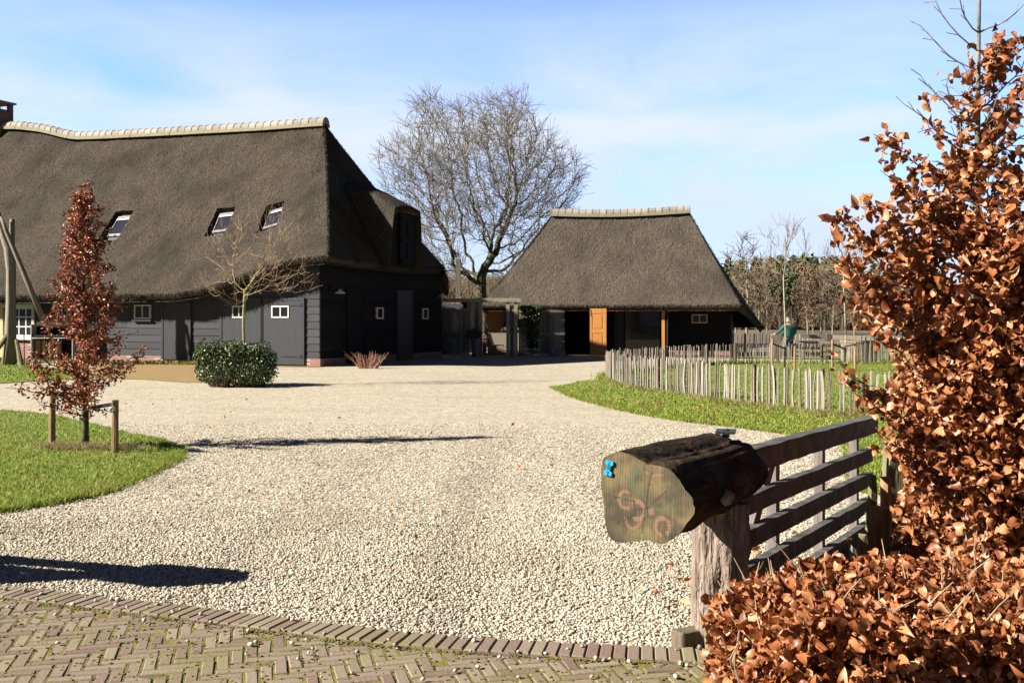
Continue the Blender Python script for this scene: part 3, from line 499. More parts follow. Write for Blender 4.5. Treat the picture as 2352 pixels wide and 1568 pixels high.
# ridge: half round tiles on a bed of mortar
def ridge_tiles(path, r, parent, roofobj, pitch=.33, endcap=True, k=9):
    path = np.array(path); sg = np.linalg.norm(np.diff(path, axis=0), axis=1); cum = np.concatenate([[0], np.cumsum(sg)]); n = int(cum[-1]/pitch); mt = MB(); mo = MB(); ang = np.linspace(-.12, math.pi+.12, k)
    def at(s): return np.array([np.interp(s, cum, path[:, i]) for i in range(3)])
    cols = []
    for i in range(n):
        a, b = at(i*pitch), at((i+1)*pitch+.015); d = (b-a)/np.linalg.norm(b-a); sd_ = np.cross(d, z3); sd_ /= np.linalg.norm(sd_); rows_ = []
        for s_, rr in ((0, r*1.0), (.84, r*.98), (.86, r*1.06), (1.0, r*1.07)):
            c = a+(b-a)*s_; rows_.append(c+np.outer(np.cos(ang)*rr, sd_)+np.outer(np.sin(ang)*rr*1.05, z3))
        mt.grid(np.array(rows_), a=random.random())
        if i == 0 and endcap: mt.add(rows_[0], [list(range(k))])
        if i == n-1: mt.add(rows_[-1], [list(range(k))[::-1]])
        for sg_ in (-1, 1): mo.box(a+sd_*sg_*r*.80-z3*.15-sd_*.07*sg_, b-a, sd_*(.155+random.gauss(0, .004))*sg_, z3*(.13+random.gauss(0, .004)))
    mt.build('ridge_tiles', M['tile'], parent, smooth=False); mo.build('ridge_mortar', M['mortar'], parent)
ridge_tiles([B(t, NR, ridge_z(t)+.02) for t in np.linspace(TR-.12, TE, 60)], .225, barn, roofo, .37)
# skylights
for (r0, r1, c0, c1) in sky_q:
    a, b, c, d = gF[r0, c0], gF[r0, c1], gF[r1, c1], gF[r1, c0]; dp = -nF*.22; a, b, c, d = a+dp, b+dp, c+dp, d+dp
    def q4(s, t): return (a*(1-s)+b*s)*(1-t)+(d*(1-s)+c*s)*t
    fl = MB(); fl.add([q4(0, 0), q4(1, 0), q4(1, 1), q4(0, 1)], [[0, 1, 2, 3]]); sk = fl.build('skylight', M['darkmetal'], barn)
    fr = MB(); up = nF*.07
    for (s0, t0, s1, t1) in ((.10, .10, .90, .18), (.10, .70, .90, .78), (.10, .18, .17, .70), (.83, .18, .90, .70)):
        p0 = q4(s0, t0); fr.box(p0, q4(s1, t0)-p0, q4(s0, t1)-p0, up)
    fr.build('skylight_frame', M['grey'], sk)
    gm = MB(); gm.add([q4(.17, .18)+up*.6, q4(.83, .18)+up*.6, q4(.83, .70)+up*.6, q4(.17, .70)+up*.6], [[0, 1, 2, 3]]); gm.build('pane', M['glasssky'], sk)
    wm = MB(); wm.add([q4(.14, .185)+up*1.05, q4(.86, .185)+up*1.05, q4(.86, .23)+up*1.05, q4(.14, .23)+up*1.05], [[0, 1, 2, 3]]); wm.build('blind_strip', M['white'], sk); wm = MB(); p0 = q4(.02, .93); wm.box(p0, q4(.98, .93)-p0, q4(.02, 1.03)-p0+nF*.16, up*.3); wm.build('skylight_trim', M['white'], sk)
# walls of the barn
TH = 13.75                                                # barn boards end here, the brick house begins
WALLH = 3.75
def lapwall(name, a, b, along_, out, z0, ztop, mat, parent, pitch=.262):
    m = MB(); z = z0; ln = b-a
    while z < ztop(0)-.02 or z < ztop(ln)-.02:
        zt = z+pitch+.02; p0 = a0(along_, a) if False else None
        base = along_(a); end = along_(b); d = end-base
        m.add([base+out*.035+z3*z, end+out*.035+z3*z, end+out*.012+z3*zt, base+out*.012+z3*zt, base-out*.03+z3*z, end-out*.03+z3*z, end-out*.03+z3*zt, base-out*.03+z3*zt], [[0,1,2,3],[4,7,6,5],[0,4,5,1],[3,2,6,7],[0,3,7,4],[1,5,6,2]], random.random()); z += pitch
    return m.build(name, mat, parent)
long_at = lambda t: B(t, 0, 0); gab_at = lambda n: B(0, n, 0)
core = MB(); core.box(B(.06, .30, 0), u3*(TH-.06), v3*8.5, z3*2.75); core.box(B(TH+.05, .30, 0), u3*11, v3*8.5, z3*2.5); core.box(B(.06, 1.2, 2.7), u3*2.0, v3*7.2, z3*.8); core.build('core_wall', M['interior'], barn)
xs_seg = [(735, 697), (513, 437), (378, 293), (293, 80)]
for i, (xa, xb) in enumerate(xs_seg):
    ta, tb = tl(xa), tl(xb); ta = 0.0 if i == 0 else ta
    lapwall('side_wall', ta, tb, long_at, -v3, .27, (lambda s: 3.75) if i == 0 else (lambda s: 2.9), M['board'], barn)
lapwall('side_wall', tl(697), tl(513), long_at, -v3, 2.30, lambda s: 3.5, M['board'], barn); lapwall('side_wall', tl(437), tl(378), long_at, -v3, 2.18, lambda s: 2.7, M['board'], barn)
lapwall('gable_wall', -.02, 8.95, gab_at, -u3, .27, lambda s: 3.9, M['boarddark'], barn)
pl = MB(); pl.box(B(-.03, -.03, -.02), u3*(tl(697)+.03), v3*.2, z3*.29); pl.box(B(tl(513), -.03, -.02), u3*(tl(80)-tl(513)), v3*.2, z3*.29); pl.build('brick_plinth', M['brick'], barn)
pl = MB(); pl.box(B(-.033, .17, -.02), u3*.2, v3*8.8, z3*.29); pl.build('brick_plinth', M['brickdark'], barn)
def panel_door(x0, x1, y0, y1, split=None, hinge=None, win=None, atx=tl, atz=zl, pos=long_at, al=u3, out=-v3, mat='doorgrey', thick=.06):
    t0, t1 = sorted((atx(x0), atx(x1))); zb = max(.05, atz((x0+x1)/2, y1)); zt = atz((x0+x1)/2, y0)
    m = MB(); fw = .09
    m.box(pos(t0+.01)+out*.015+z3*zb, al*(t1-t0-.02), out*thick, z3*(zt-zb), .5); d = m.build('door', M[mat], barn)
    f = MB(); o_ = pos(t0)+z3*zb
    f.box(pos(t0)-al*fw+z3*zb, al*fw, out*(thick+.035), z3*(zt-zb+fw)); f.box(pos(t1)+z3*zb, al*fw, out*(thick+.035), z3*(zt-zb+fw)); f.box(pos(t0)+z3*zt, al*(t1-t0), out*(thick+.03), z3*fw); f.build('door_frame', M[mat], d)
    for hy in (hinge or ()):
            h = MB(); zz = zb+hy; q = pos(t0+.02)+out*(thick+.028); ln = (t1-t0)*.52; h.cbox(q+al*ln/2+z3*zz, al, .012, .035, ln); h.cbox(q+al*.10+z3*zz, al, .016, .085, .06); h.tube([q-al*.03+z3*(zz-.07), q-al*.03+z3*(zz+.07)], .025, 8)
            h.build('hinge', M['iron'], d)
    return d, thick
def window(x0, x1, y0, y1, parent, lights=2, atx=tl, atz=zl, pos=long_at, al=u3, out=-v3, depth=.09, fr=.045, mat='white', rows=1, gm='glass', tv=None, fo=0):
    t0, t1 = sorted((atx(x0), atx(x1))) if tv is None else tv; xm = (x0+x1)/2; zb, zt = atz(xm, y1), atz(xm, y0)
    f = MB(); o_ = out*(depth+fo)
    def bar(ta, tb, za, zb_, e=.0): f.box(pos(ta)+z3*za+out*fo, al*(tb-ta), out*(depth+e), z3*(zb_-za))
    bar(t0, t1, zb, zb+fr); bar(t0, t1, zt-fr, zt); bar(t0, t0+fr, zb+fr, zt-fr); bar(t1-fr, t1, zb+fr, zt-fr)
    for i in range(1, lights): tm = t0+(t1-t0)*i/lights; bar(tm-fr*.45, tm+fr*.45, zb+fr, zt-fr, -.01)
    for i in range(1, rows): zm = zb+(zt-zb)*i/rows; bar(t0+fr, t1-fr, zm-fr*.4, zm+fr*.4, -.014)
    w_ = f.build('window', M[mat], parent); g = MB(); g.box(pos(t0+.01)+z3*(zb+.01)+out*fo, al*(t1-t0-.02), out*(depth*.55), z3*(zt-zb-.02)); g.build('pane', M[gm], w_); return w_
panel_door(437, 378, 697, 825, hinge=(.25, ))
for (xa, xb, wx0, wx1) in ((602, 513, 567, 537), (697, 607, 667, 627)):
    d, th = panel_door(xa, xb, 690, 838, hinge=(.30, 2.1) if xa > 650 else None)
    window(wx0, wx1, 702, 730, d if False else barn, 2, fo=.07, depth=.03, fr=.05)
window(349, 312, 700, 732, barn, 2, depth=.10); s_ = MB(); s_.box(B(tl(352), -.14, zl(330, 738)), u3*(tl(309)-tl(352)), v3*.14, z3*.06); s_.build('window_sill', M['board'], barn)
window(160, 132, 697, 726, barn, 2, depth=.10)
# gable side: doors, windows, lamps
gk = dict(atx=ng, atz=zg, pos=gab_at, al=v3, out=-u3)
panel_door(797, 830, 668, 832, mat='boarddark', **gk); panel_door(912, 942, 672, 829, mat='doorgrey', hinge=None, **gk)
window(862, 877, 706, 732, barn, 1, fr=.05, **gk); window(968, 980, 708, 733, barn, 1, fr=.05, **gk)
for lx, ly in ((768, 672), (1003, 680)):
    n = ng(lx); z = zg(lx, ly); lm = MB(); q = B(-.05, n-.25, z+.1); lm.tube([q, q-u3*.10+z3*.06, q-u3*.28+z3*.08, q-u3*.36+z3*.0, q-u3*.36-z3*.05], .014, 6); wl = lm.build('wall_lamp', M['iron'], barn)
    sh = MB(); c = q-u3*.36-z3*.12; sh.tube_z(c, [(.19, -.02), (.18, 0), (.11, .06), (.04, .11), (.03, .14)], 16); sh.build('lamp_shade', M['white'], wl, smooth=True)
# front house: brick, white sash window, cream post
hw = MB(); t0, t1 = tl(80), 24.5
hw.box(B(t0, -.02, -.02), u3*(t1-t0), v3*.3, z3*.92); hw.build('brick_wall', M['brick'], barn)
hw = MB(); hw.box(B(t0, -.03, .90), u3*(t1-t0), v3*.2, z3*.16); hw.box(B(tl(12), -.12, .0), u3*.34, v3*.2, z3*2.6); hw.box(B(tl(82), -.08, .9), u3*.10, v3*.2, z3*1.6); hw.build('cream_trim', M['cream'], barn)
hw = MB(); hw.box(B(t0+.1, -.0, 2.1), u3*(t1-t0), v3*.12, z3*.4)
for k in range(12): hw.box(B(t0+.1+k*.31, -.02, 2.1), u3*.03, v3*.05, z3*.4)
hw.build('green_fascia', M['palegreen'], barn)
window(78, 12, 706, 772, barn, 4, depth=.06, fr=.06, rows=3, tv=(tl(79), tl(16)), fo=.03)
tr = MB(); tr.box(B(tl(82), -.14, zl(50, 706)), u3*(tl(12)-tl(82)), v3*.1, z3*.13); tr.build('window_head', M['white'], barn); tr = MB(); tr.box(B(tl(82), -.16, zl(50, 780)), u3*(tl(12)-tl(82)), v3*.14, z3*.13); tr.build('window_sill', M['white'], barn)
# chimney on the ridge
def t_ridge(px): 
    ts = np.linspace(2, 25, 400); xs_ = [CX+F*(A+U*t+V_*NR)[0]/(A+U*t+V_*NR)[1] for t in ts]; return float(np.interp(-px, -np.array(xs_), ts))
tc_ = t_ridge(12); ch = MB(); zb = ridge_z(tc_)-.5; zt = EYE-(252-HY)*B(tc_, NR, 0)[1]/F
o = B(tc_, NR-.45, zb); ch.box(o, u3*1.1, v3*.9, z3*(zt-zb)); 
for (a_, b_) in ((0, 0), (.9, 0), (0, .7), (.9, .7)): ch.box(o+u3*a_+v3*b_+z3*(zt-zb), u3*.2, v3*.2, z3*.30)
cho = ch.build('chimney', M['brickdark'], barn); ch = MB(); ch.box(o-u3*.10-v3*.10+z3*(zt-zb+.30), u3*1.3, v3*1.1, z3*.08); ch.build('chimney_cap', M['tile'], cho)

# ---------------------------------------------------------------- second thatched building
FO = np.array([9.67, 45.6]); a2 = np.array([-.976, .216]); b2 = np.array([.216, .976]); a3 = np.array([*a2, 0]); b3 = np.array([*b2, 0])
def C(a, b, z): return np.array([*(FO+a2*a+b2*b), z])
shed = thing('thatched_shed', C(5.5, 3, 0), 'smaller black building with hipped thatched roof and an open orange door', 'shed')
ZR = 6.72; LR0, LR1, HB = 2.12, 8.55, 3.05
nc2 = 120; tR = np.linspace(LR0, LR1, nc2); eR = np.linspace(-.30, 11.35, nc2)
rz2 = lambda a: ZR-.10*math.sin((a-LR0)/(LR1-LR0)*math.pi)
topS = np.array([C(a, HB, rz2(a)) for a in tR]); botS = np.array([C(a, -.15-.0, 2.27) for a in eR])
sr = MB(); gS, nS = thatch(sr, topS, botS, 60, b3, .06)
eR1 = np.array([[-.30, -.15, 2.27], [-.55, 1.2, 2.12], [-.9, 2.6, 1.75], [-1.25, 4.4, 1.35], [-1.35, 6.6, 1.22]]); q = np.linspace(0, 1, 50); kq = np.linspace(0, 1, 5)
botR = np.array([C(*[np.interp(x, kq, eR1[:, k]) for k in range(3)]) for x in q]); topR = np.array([C(LR0, HB+(x-.5)*.1, ZR) for x in q]); topR[0] = gS[0, 0]
gR, nR_ = loft(topR, botR, 60, .08); gR[:, 0] = gS[:, 0]; sr.grid(np.concatenate([gR, gR[-1:]-z3*.1, gR[-1:]-z3*.27+a3*.12]), flip=False)
eL1 = np.array([[11.35, -.15, 2.27], [11.5, 1.0, 2.10], [11.9, 2.4, 1.75], [12.1, 4.2, 1.32], [12.1, 6.4, 1.2]])
botL = np.array([C(*[np.interp(x, kq, eL1[:, k]) for k in range(3)]) for x in q]); topL = np.array([C(LR1, HB+(x-.5)*.1, rz2(LR1)) for x in q]); topL[0] = gS[0, -1]
gL, _ = loft(topL, botL, 60, .06); gL[:, 0] = gS[:, -1]; sr.grid(np.concatenate([gL, gL[-1:]-z3*.1, gL[-1:]-z3*.27-a3*.12]), flip=True)
topK = np.array([C(a, HB, rz2(a)) for a in tR]); botK = np.array([C(a, 6.5, 1.22) for a in np.linspace(-1.35, 12.1, nc2)]); gK, _ = loft(topK, botK, 30, .06); gK[:, 0] = np.array([np.interp(np.linspace(0, 1, 30), np.linspace(0, 1, 60), gR[:, -1, k]) for k in range(3)]).T; sr.grid(gK, flip=True)
straw(sr, gS[-1], -z3-b3*.3, 2600, .10, .009, .03); straw(sr, gS[:, 0], -a3*.5-z3, 1300, .11, .009, .02); straw(sr, gR[-1], -z3, 900, .1, .008, .03); straw(sr, gR[:, -1], -z3-a3, 700, .1, .008, .02); straw(sr, gS[:, -1], a3*.5-z3, 900, .11, .009, .02)
field(sr, gS, -z3*1.2-b3*.95, 4000)
sro = sr.build('roof', M['thatch2'], shed, smooth=True)
soffit('soffit', topS, botS, b3, .28, M['soffit'], shed, .62)
for (tp, bt, iw, ff) in ((topR, botR, a3, .55), (topL, botL, -a3, .5)): soffit('soffit', tp, bt, iw, .28, M['soffit'], shed, ff)
ridge_tiles([C(a, HB, rz2(a)+.02) for a in np.linspace(LR0-.1, LR1+.1, 20)], .22, shed, sro, .33)
def ac(x, b=0): p = (x-CX)/F; o_ = FO+b2*b; return (p*o_[1]-o_[0])/(a2[0]-p*a2[1])
def zc(x, y, b=0): return EYE-(y-HY)*C(ac(x, b), b, 0)[1]/F
WB = 1.25
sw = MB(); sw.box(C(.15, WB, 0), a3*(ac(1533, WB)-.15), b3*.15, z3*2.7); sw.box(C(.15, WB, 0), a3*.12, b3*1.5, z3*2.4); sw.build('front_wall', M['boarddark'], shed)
sw = MB(); sw.box(C(.10, WB+1.4, 0), a3*.1, b3*3.6, z3*1.9); sw.box(C(.02, WB+1.5, .5), a3*.04, b3*.5, z3*1.0); sw.build('side_wall', M['oak'], shed)
sw = MB(); sw.box(C(.3, 6.0, 0), a3*9.3, b3*.12, z3*2.0); sw.box(C(ac(1297, WB), WB+.05, 0), a3*.12, b3*4.6, z3*2.2); sw.box(C(.3, 1.5, 2.35), a3*9.0, b3*4.0, z3*.05); sw.box(C(.3, 1.4, -.01), a3*9.2, b3*4.6, z3*.02); sw.build('inner_wall', M['interior'], shed)
gl = MB(); g0, g1 = ac(1519, WB), ac(1397, WB); gl.box(C(g0, WB+.02, .08), a3*(g1-g0), b3*.03, z3*2.3); glo = gl.build('glass_front', M['glass'], shed)
fr = MB()
for x in (1397, 1403, 1436, 1519): a_ = ac(x, WB); fr.box(C(a_, WB-.03, .05), a3*.07, b3*.12, z3*2.4)
fr.box(C(g0, WB-.03, 0), a3*(g1-g0), b3*.12, z3*.1); fr.build('frame', M['boarddark'], glo)
ins = MB(); ins.box(C(ac(1436, WB)+.02, WB-.015, .12), a3*(ac(1410, WB)-ac(1436, WB)-.05), b3*.02, z3*2.15); ins.build('inner_door', M['doorgrey'], shed)
hb = MB(); hb.box(C(ac(1527, WB), WB-.05, 2.12), a3*(ac(1395, WB)-ac(1527, WB)), b3*.1, z3*.10); a_ = ac(1527, .25); hb.box(C(a_, .25, 0), a3*.14, b3*.14, z3*2.2); hb.bar(C(a_+.07, .3, 1.5), C(a_+.07, WB, 2.15), .08, .08); hb.build('pine_post', M['pine'], shed)
dp = MB(); dp.tube([C(a_-.12, .25, 0), C(a_-.12, .25, 2.1)], .035, 8); dp.build('downpipe', M['iron'], shed)
# open orange door leaf standing out under the eave
dl = MB(); x0, x1 = 1355, 1393; dp0 = P(x0, 817, 46.7); dp1 = P(x1, 817, 46.55); dv = dp1-dp0; dv[2] = 0; ln = np.linalg.norm(dv); dv /= ln; dn = np.array([-dv[1], dv[0], 0]); base = dp0.copy(); base[2] = .04; hgt = 2.08
dl.box(base, dv*ln, dn*.05, z3*hgt)
for (a_, w_) in ((0, .09), (ln-.13, .13)): dl.box(base+dv*a_-dn*.014, dv*w_, dn*.013, z3*hgt)
for (z_, h_) in ((0, .30), (.98, .16), (hgt-.22, .22)): dl.box(base+dv*.09-dn*.014+z3*z_, dv*(ln-.22), dn*.013, z3*h_)
for (z_, h_) in ((.36, .56), (1.2, .60)): dl.box(base+dv*.15-dn*.012+z3*z_, dv*(ln-.35), dn*.011, z3*h_)
ddo = dl.build('door', M['pine'], shed, label='open orange pine door with two panels', bevel=.004)
hn = MB(); hn.box(base-dn*.03+dv*.03+z3*1.75, dv*.012, dn*.02, z3*.3); hn.build('bolt', M['iron'], ddo)
sgk = dict(atx=lambda x: ac(x, WB), atz=lambda x, y: zc(x, y, WB), pos=lambda a: C(a, WB, 0), al=a3, out=-b3)
window(1589, 1625, 722, 742, shed, 2, fr=.045, mat='cream', **sgk)
spl = MB(); spl.box(C(.1, WB-.04, 0), a3*3.2, b3*.04, z3*.22); spl.build('brick_plinth', M['brick'], shed)
# low dark outbuilding seen between the two
ob = thing('outbuilding', P(1040, 822, 50), 'low black outbuilding with a dark roof behind the boarded fence', 'outbuilding')
m = MB(); p0 = P(960, 820, 52); p0[2] = 0; m.box(p0, (3.1, 0, 0), (0, 3, 0), (0, 0, 2.5)); m.build('wall', M['boarddark'], ob)
m = MB(); q0 = P(945, 640, 52); q1 = P(1018, 668, 52); q2 = P(1072, 686, 52); rws = [np.array([q0, q1, q2]), np.array([q0, q1, q2])+np.array([0, 2.5, -.1])]; m.grid(np.array(rws)); m.grid(np.array([rws[0], rws[0]-z3*.5])); m.build('roof', M['thatch'], ob)
# ---------------------------------------------------------------- tree tools
def colonize(att, nodes, step, di, dk, iters=200, jit=.15, bias=(0, 0, 0)):
    nodes = [np.array(n, float) for n in nodes]; par = [-1]+list(range(len(nodes)-1)); N_ = np.array(nodes)
    att = np.asarray(att, float); d = np.linalg.norm(att[:, None]-N_[None], axis=2); near = d.argmin(1); dist = d.min(1); alive = np.ones(len(att), bool); bias = np.array(bias)
    for it in range(iters):
        act = alive & (dist < di)
        if not act.any():
            if not alive.any() or it > 30: break
            act = alive & (dist <= dist[alive].min()+.01)
        v = att[act]-N_[near[act]]; v /= np.linalg.norm(v, axis=1)[:, None]+1e-9; acc = np.zeros((len(N_), 3)); cnt = np.zeros(len(N_)); np.add.at(acc, near[act], v); np.add.at(cnt, near[act], 1)
        ids = np.nonzero(cnt)[0]; dr = acc[ids]/cnt[ids][:, None]+rng.normal(size=(len(ids), 3))*jit+bias; dr /= np.linalg.norm(dr, axis=1)[:, None]; new = N_[ids]+dr*step
        k0 = len(N_); N_ = np.concatenate([N_, new]); par += list(ids)
        al = np.nonzero(alive)[0]
        for c0 in range(0, len(al), 2000):
            a_ = al[c0:c0+2000]; dd = np.linalg.norm(att[a_][:, None]-new[None], axis=2); m_ = dd.min(1); am = dd.argmin(1); u_ = m_ < dist[a_]; near[a_[u_]] = k0+am[u_]; dist[a_[u_]] = m_[u_]
        alive &= dist > dk
        if len(N_) > 30000: break
    return N_, np.array(par)
def radii(par, r0, e=2.4, rmax=None):
    n = len(par); acc = np.zeros(n); hc = np.zeros(n, bool); r = np.zeros(n)
    for i in range(n-1, -1, -1):
        r[i] = acc[i]**(1/e) if hc[i] else r0
        if par[i] >= 0: acc[par[i]] += r[i]**e; hc[par[i]] = True
    return r if rmax is None else np.minimum(r, rmax)
def edges_mesh(mb, N_, par, r, sel, k):
    i = np.nonzero(sel & (par >= 0))[0]
    if len(i) == 0: return
    p = par[i]; a, b = N_[p], N_[i]; T = b-a; T /= np.linalg.norm(T, axis=1)[:, None]+1e-9
    ref = np.where(np.abs(T[:, 2:3]) < .9, np.array([[0, 0, 1.0]]), np.array([[1.0, 0, 0]])); x = np.cross(T, ref); x /= np.linalg.norm(x, axis=1)[:, None]; y = np.cross(x, T)
    r1 = r[i]; r0 = np.minimum(r[p], r1*1.3); ang = np.arange(k)*2*math.pi/k; cs = np.cos(ang)[None, :, None]; sn = np.sin(ang)[None, :, None]
    ra = a[:, None]+r0[:, None, None]*(cs*x[:, None]+sn*y[:, None]); rb = (b+T*r1[:, None]*.25)[:, None]+r1[:, None, None]*(cs*x[:, None]+sn*y[:, None])
    V = np.concatenate([ra, rb], 1).reshape(-1, 3); base = (np.arange(len(i))*2*k)[:, None]; j = np.arange(k)[None]; j2 = (j+1) % k
    mb.add(V, np.stack([base+j, base+j2, base+k+j2, base+k+j], 2).reshape(-1, 4), .5)
def twigs(N_, par, n, ln, seg=2, up=.3, from_=None):       # extra fine twigs growing off outer nodes
    ids = rng.choice(from_, n); base = N_[ids]; d = base-N_[par[ids]]; d /= np.linalg.norm(d, axis=1)[:, None]+1e-9
    d = d*.7+rng.normal(size=(n, 3))*.5+np.array([0, 0, up]); d /= np.linalg.norm(d, axis=1)[:, None]; out = [N_]; pp = [par]; prev = ids; pos = base; c = len(N_)
    for s_ in range(seg):
        d = d+rng.normal(size=(n, 3))*.18+np.array([0, 0, up*.3]); d /= np.linalg.norm(d, axis=1)[:, None]; pos = pos+d*(ln/seg)*rng.uniform(.6, 1.3, n)[:, None]; out.append(pos); pp.append(prev); prev = np.arange(c, c+n); c += n
    return np.concatenate(out), np.concatenate(pp)
def ell(n, c, r, lo=0.0):                                  # points in an ellipsoid, denser outside
    v = rng.normal(size=(n, 3)); v /= np.linalg.norm(v, axis=1)[:, None]; v *= (rng.uniform(lo, 1, n)**(1/2.2))[:, None]; return v*np.array(r)+np.array(c)
def leafset(mb, pos, size, wr=.6, curl=1.0, droop=.2, nl=5, axis=None, seed_rnd=None):
    n = len(pos); L0 = size*rng.uniform(.55, 1.35, n); d = rng.normal(size=(n, 3)) if axis is None else axis+rng.normal(size=(n, 3))*.7; d[:, 2] -= droop; d /= np.linalg.norm(d, axis=1)[:, None]
    s = np.cross(d, rng.normal(size=(n, 3))); s /= np.linalg.norm(s, axis=1)[:, None]; nn = np.cross(s, d); uu = np.linspace(0, 1, nl); wd = np.sin(np.pi*np.clip(uu*.93+.05, 0, 1)**.85)
    cu = rng.normal(size=n)*curl; cup = rng.uniform(.2, 1.3, n)*curl*np.sign(rng.normal(size=n)); tw = rng.normal(size=n)*.8*curl
    V = np.zeros((n, nl, 3, 3))
    for a_, u_ in enumerate(uu):
        th = cu*u_; along_ = (u_*np.cos(th*.5))[:, None]*d+(u_*np.sin(th*.5))[:, None]*nn; ta = tw*u_
        sd_ = s*np.cos(ta)[:, None]+nn*np.sin(ta)[:, None]; n2 = nn*np.cos(ta)[:, None]-s*np.sin(ta)[:, None]
        for b_, w_ in enumerate((-1, 0, 1)):
            ww = w_*wd[a_]*wr*.5; wav = (rng.normal(size=n)*.085*curl)
            V[:, a_, b_] = pos+L0[:, None]*(along_+sd_*ww+n2*((abs(ww)*cup)+wav*abs(w_))[:, None])
    base = (np.arange(n)*nl*3)[:, None, None]; i = np.arange(nl-1)[None, :, None]*3; j = np.arange(2)[None, None, :]; q = base+i+j
    mb.add(V.reshape(-1, 3), np.stack([q, q+1, q+4, q+3], 3).reshape(-1, 4), np.repeat(rng.random(n) if seed_rnd is None else seed_rnd, nl*3))
def near_nodes(N_, ids, n, sp): i = rng.choice(ids, n); return N_[i]+rng.normal(size=(n, 3))*sp
# ---------------------------------------------------------------- big bare oak
def make_tree(name, label, cat, base, att, trunk_pts, step, di, dk, r0, thr, mt, mc, group=None, e=2.4, tw=0, twl=.5, kt=8, up=.25, jit=.15, leaves=None, rmax=None, it=200, bias=(0, 0, 0), tseg=2):
    N_, par = colonize(att, trunk_pts, step, di, dk, it, jit, bias)
    r = radii(par, r0, e, rmax); nonroot = np.nonzero(par >= 0)[0]
    if tw:
        outer = nonroot[r[nonroot] < r0*4]; n0 = len(N_); N_, par = twigs(N_, par, tw, twl, tseg, up, outer); r = np.concatenate([r, np.full(len(N_)-n0, r0*.75)])
    thr = min(thr, .45*r.max()); T = thing(name, base, label, cat, group); m = MB(); edges_mesh(m, N_, par, r, r >= thr, kt); m.build('trunk', M[mt], T, smooth=True)
    m = MB(); edges_mesh(m, N_, par, r, r < thr, 4 if thr > .02 else 3)
    m.build('branches' if leaves else 'crown', M[mc], T)
    if leaves:
        n, size, mat, sp, kw = leaves; ids = np.nonzero((r < r0*3))[0]; lm = MB(); leafset(lm, near_nodes(N_, ids, n, sp), size, **kw); lm.build('crown', M[mat], T, smooth=True)
    return T, N_, par, r
ZO = 62.0; ob_ = P(1112, 690, ZO); bx = ob_[0]
def oc(px, py): q = P(px, py, ZO); return q[0], q[2]
att = []
for (px, py, rx, rz, ry, n) in ((1105, 400, 195, 175, 6.0, 2700), (960, 400, 100, 105, 3.8, 700), (1245, 420, 105, 105, 4.0, 750), (985, 545, 80, 45, 3.0, 320), (1230, 520, 110, 60, 3.2, 420), (990, 265, 55, 50, 3, 260), (1170, 270, 70, 65, 3.5, 360), (1000, 605, 85, 28, 2.5, 200), (1190, 590, 70, 30, 2.5, 160), (1040, 628, 60, 28, 2.5, 150), (1165, 625, 45, 24, 2, 90)):
    x, z = oc(px, py); a_ = ell(n, (x, ZO, z), (rx*ZO/F, ry, rz*ZO/F), .12); att.append(a_)
att = np.concatenate(att); X0, Z0 = oc(1112, 700)
trunk = [(bx-.1, ZO, z) for z in np.arange(-.1, 4.3, .35)]; trunk = [(x+.1*math.sin(z*1.3), y, z) for x, y, z in trunk]
oak, _, _, _ = make_tree('oak_tree', 'huge bare spreading oak with mossy limbs between the two thatched roofs', 'tree', (bx, ZO, 0), att, trunk,   .36, 5.0, .60, .0110, .06, 'oakbark', 'oaktwig', tw=8500, twl=.95, e=1.86, jit=.20, it=140, rmax=.75)
# ---------------------------------------------------------------- young bare tree behind the evergreen shrub
ZT = 26.4; tb = P(561, 860, ZT)
att = []
for (px, py, rx, rz, n) in ((590, 590, 130, 105, 360), (640, 650, 105, 40, 120), (520, 660, 75, 45, 70), (600, 520, 80, 55, 90)):
    q = P(px, py, ZT); att.append(ell(n, q, (rx*ZT/F, 1.0, rz*ZT/F), .1))
att = np.concatenate(att); att = att[att[:, 2] > 1.55]
tk = [(tb[0]+.02*math.sin(z*3), ZT, z) for z in np.arange(0, 2.5, .14)]
make_tree('young_tree', 'young bare tree with yellow green bark rising out of the evergreen shrub', 'tree', (tb[0], ZT, 0), att, tk, .13, 1.4, .25, .0052, .026, 'yellowbark', 'twigtan', tw=300, twl=.42, e=2.3, jit=.12, kt=8, rmax=.085, up=.45, tseg=3)
# evergreen shrub
sb = P(541, 888, 25.9); shrub = thing('evergreen_shrub', (sb[0], 26.0, 0), 'rounded glossy dark green shrub in the gravel in front of the barn', 'shrub')
lp = []
for (px, py, rx, rz, n, y) in ((540, 848, 85, 44, 4700, 26.2), (478, 822, 32, 34, 1300, 26.1), (545, 812, 45, 28, 900, 26.5), (600, 830, 36, 36, 1300, 26.3), (500, 850, 50, 38, 1600, 25.9), (590, 858, 45, 30, 1400, 25.8)):
    q = P(px, py, y); v = rng.normal(size=(n, 3)); v /= np.linalg.norm(v, axis=1)[:, None]; v *= rng.uniform(.62, 1.04, n)[:, None]; lp.append(v*np.array([rx*y/F, .62 if n < 3000 else .95, rz*y/F])+q)
for k in range(60):
    q = P(random.uniform(452, 628), random.uniform(795, 825), 26.1+random.uniform(-.4, .4)); hh = random.uniform(.1, .3); lp.append(q+np.stack([rng.normal(size=60)*.05, rng.normal(size=60)*.05, rng.uniform(-.25, hh, 60)], 1))
lp = np.concatenate(lp); lp = lp[lp[:, 2] > .03]; m = MB(); leafset(m, lp, .062, .55, .5, .0, 4); m.build('foliage', M['holly'], shrub, smooth=True)
m = MB()
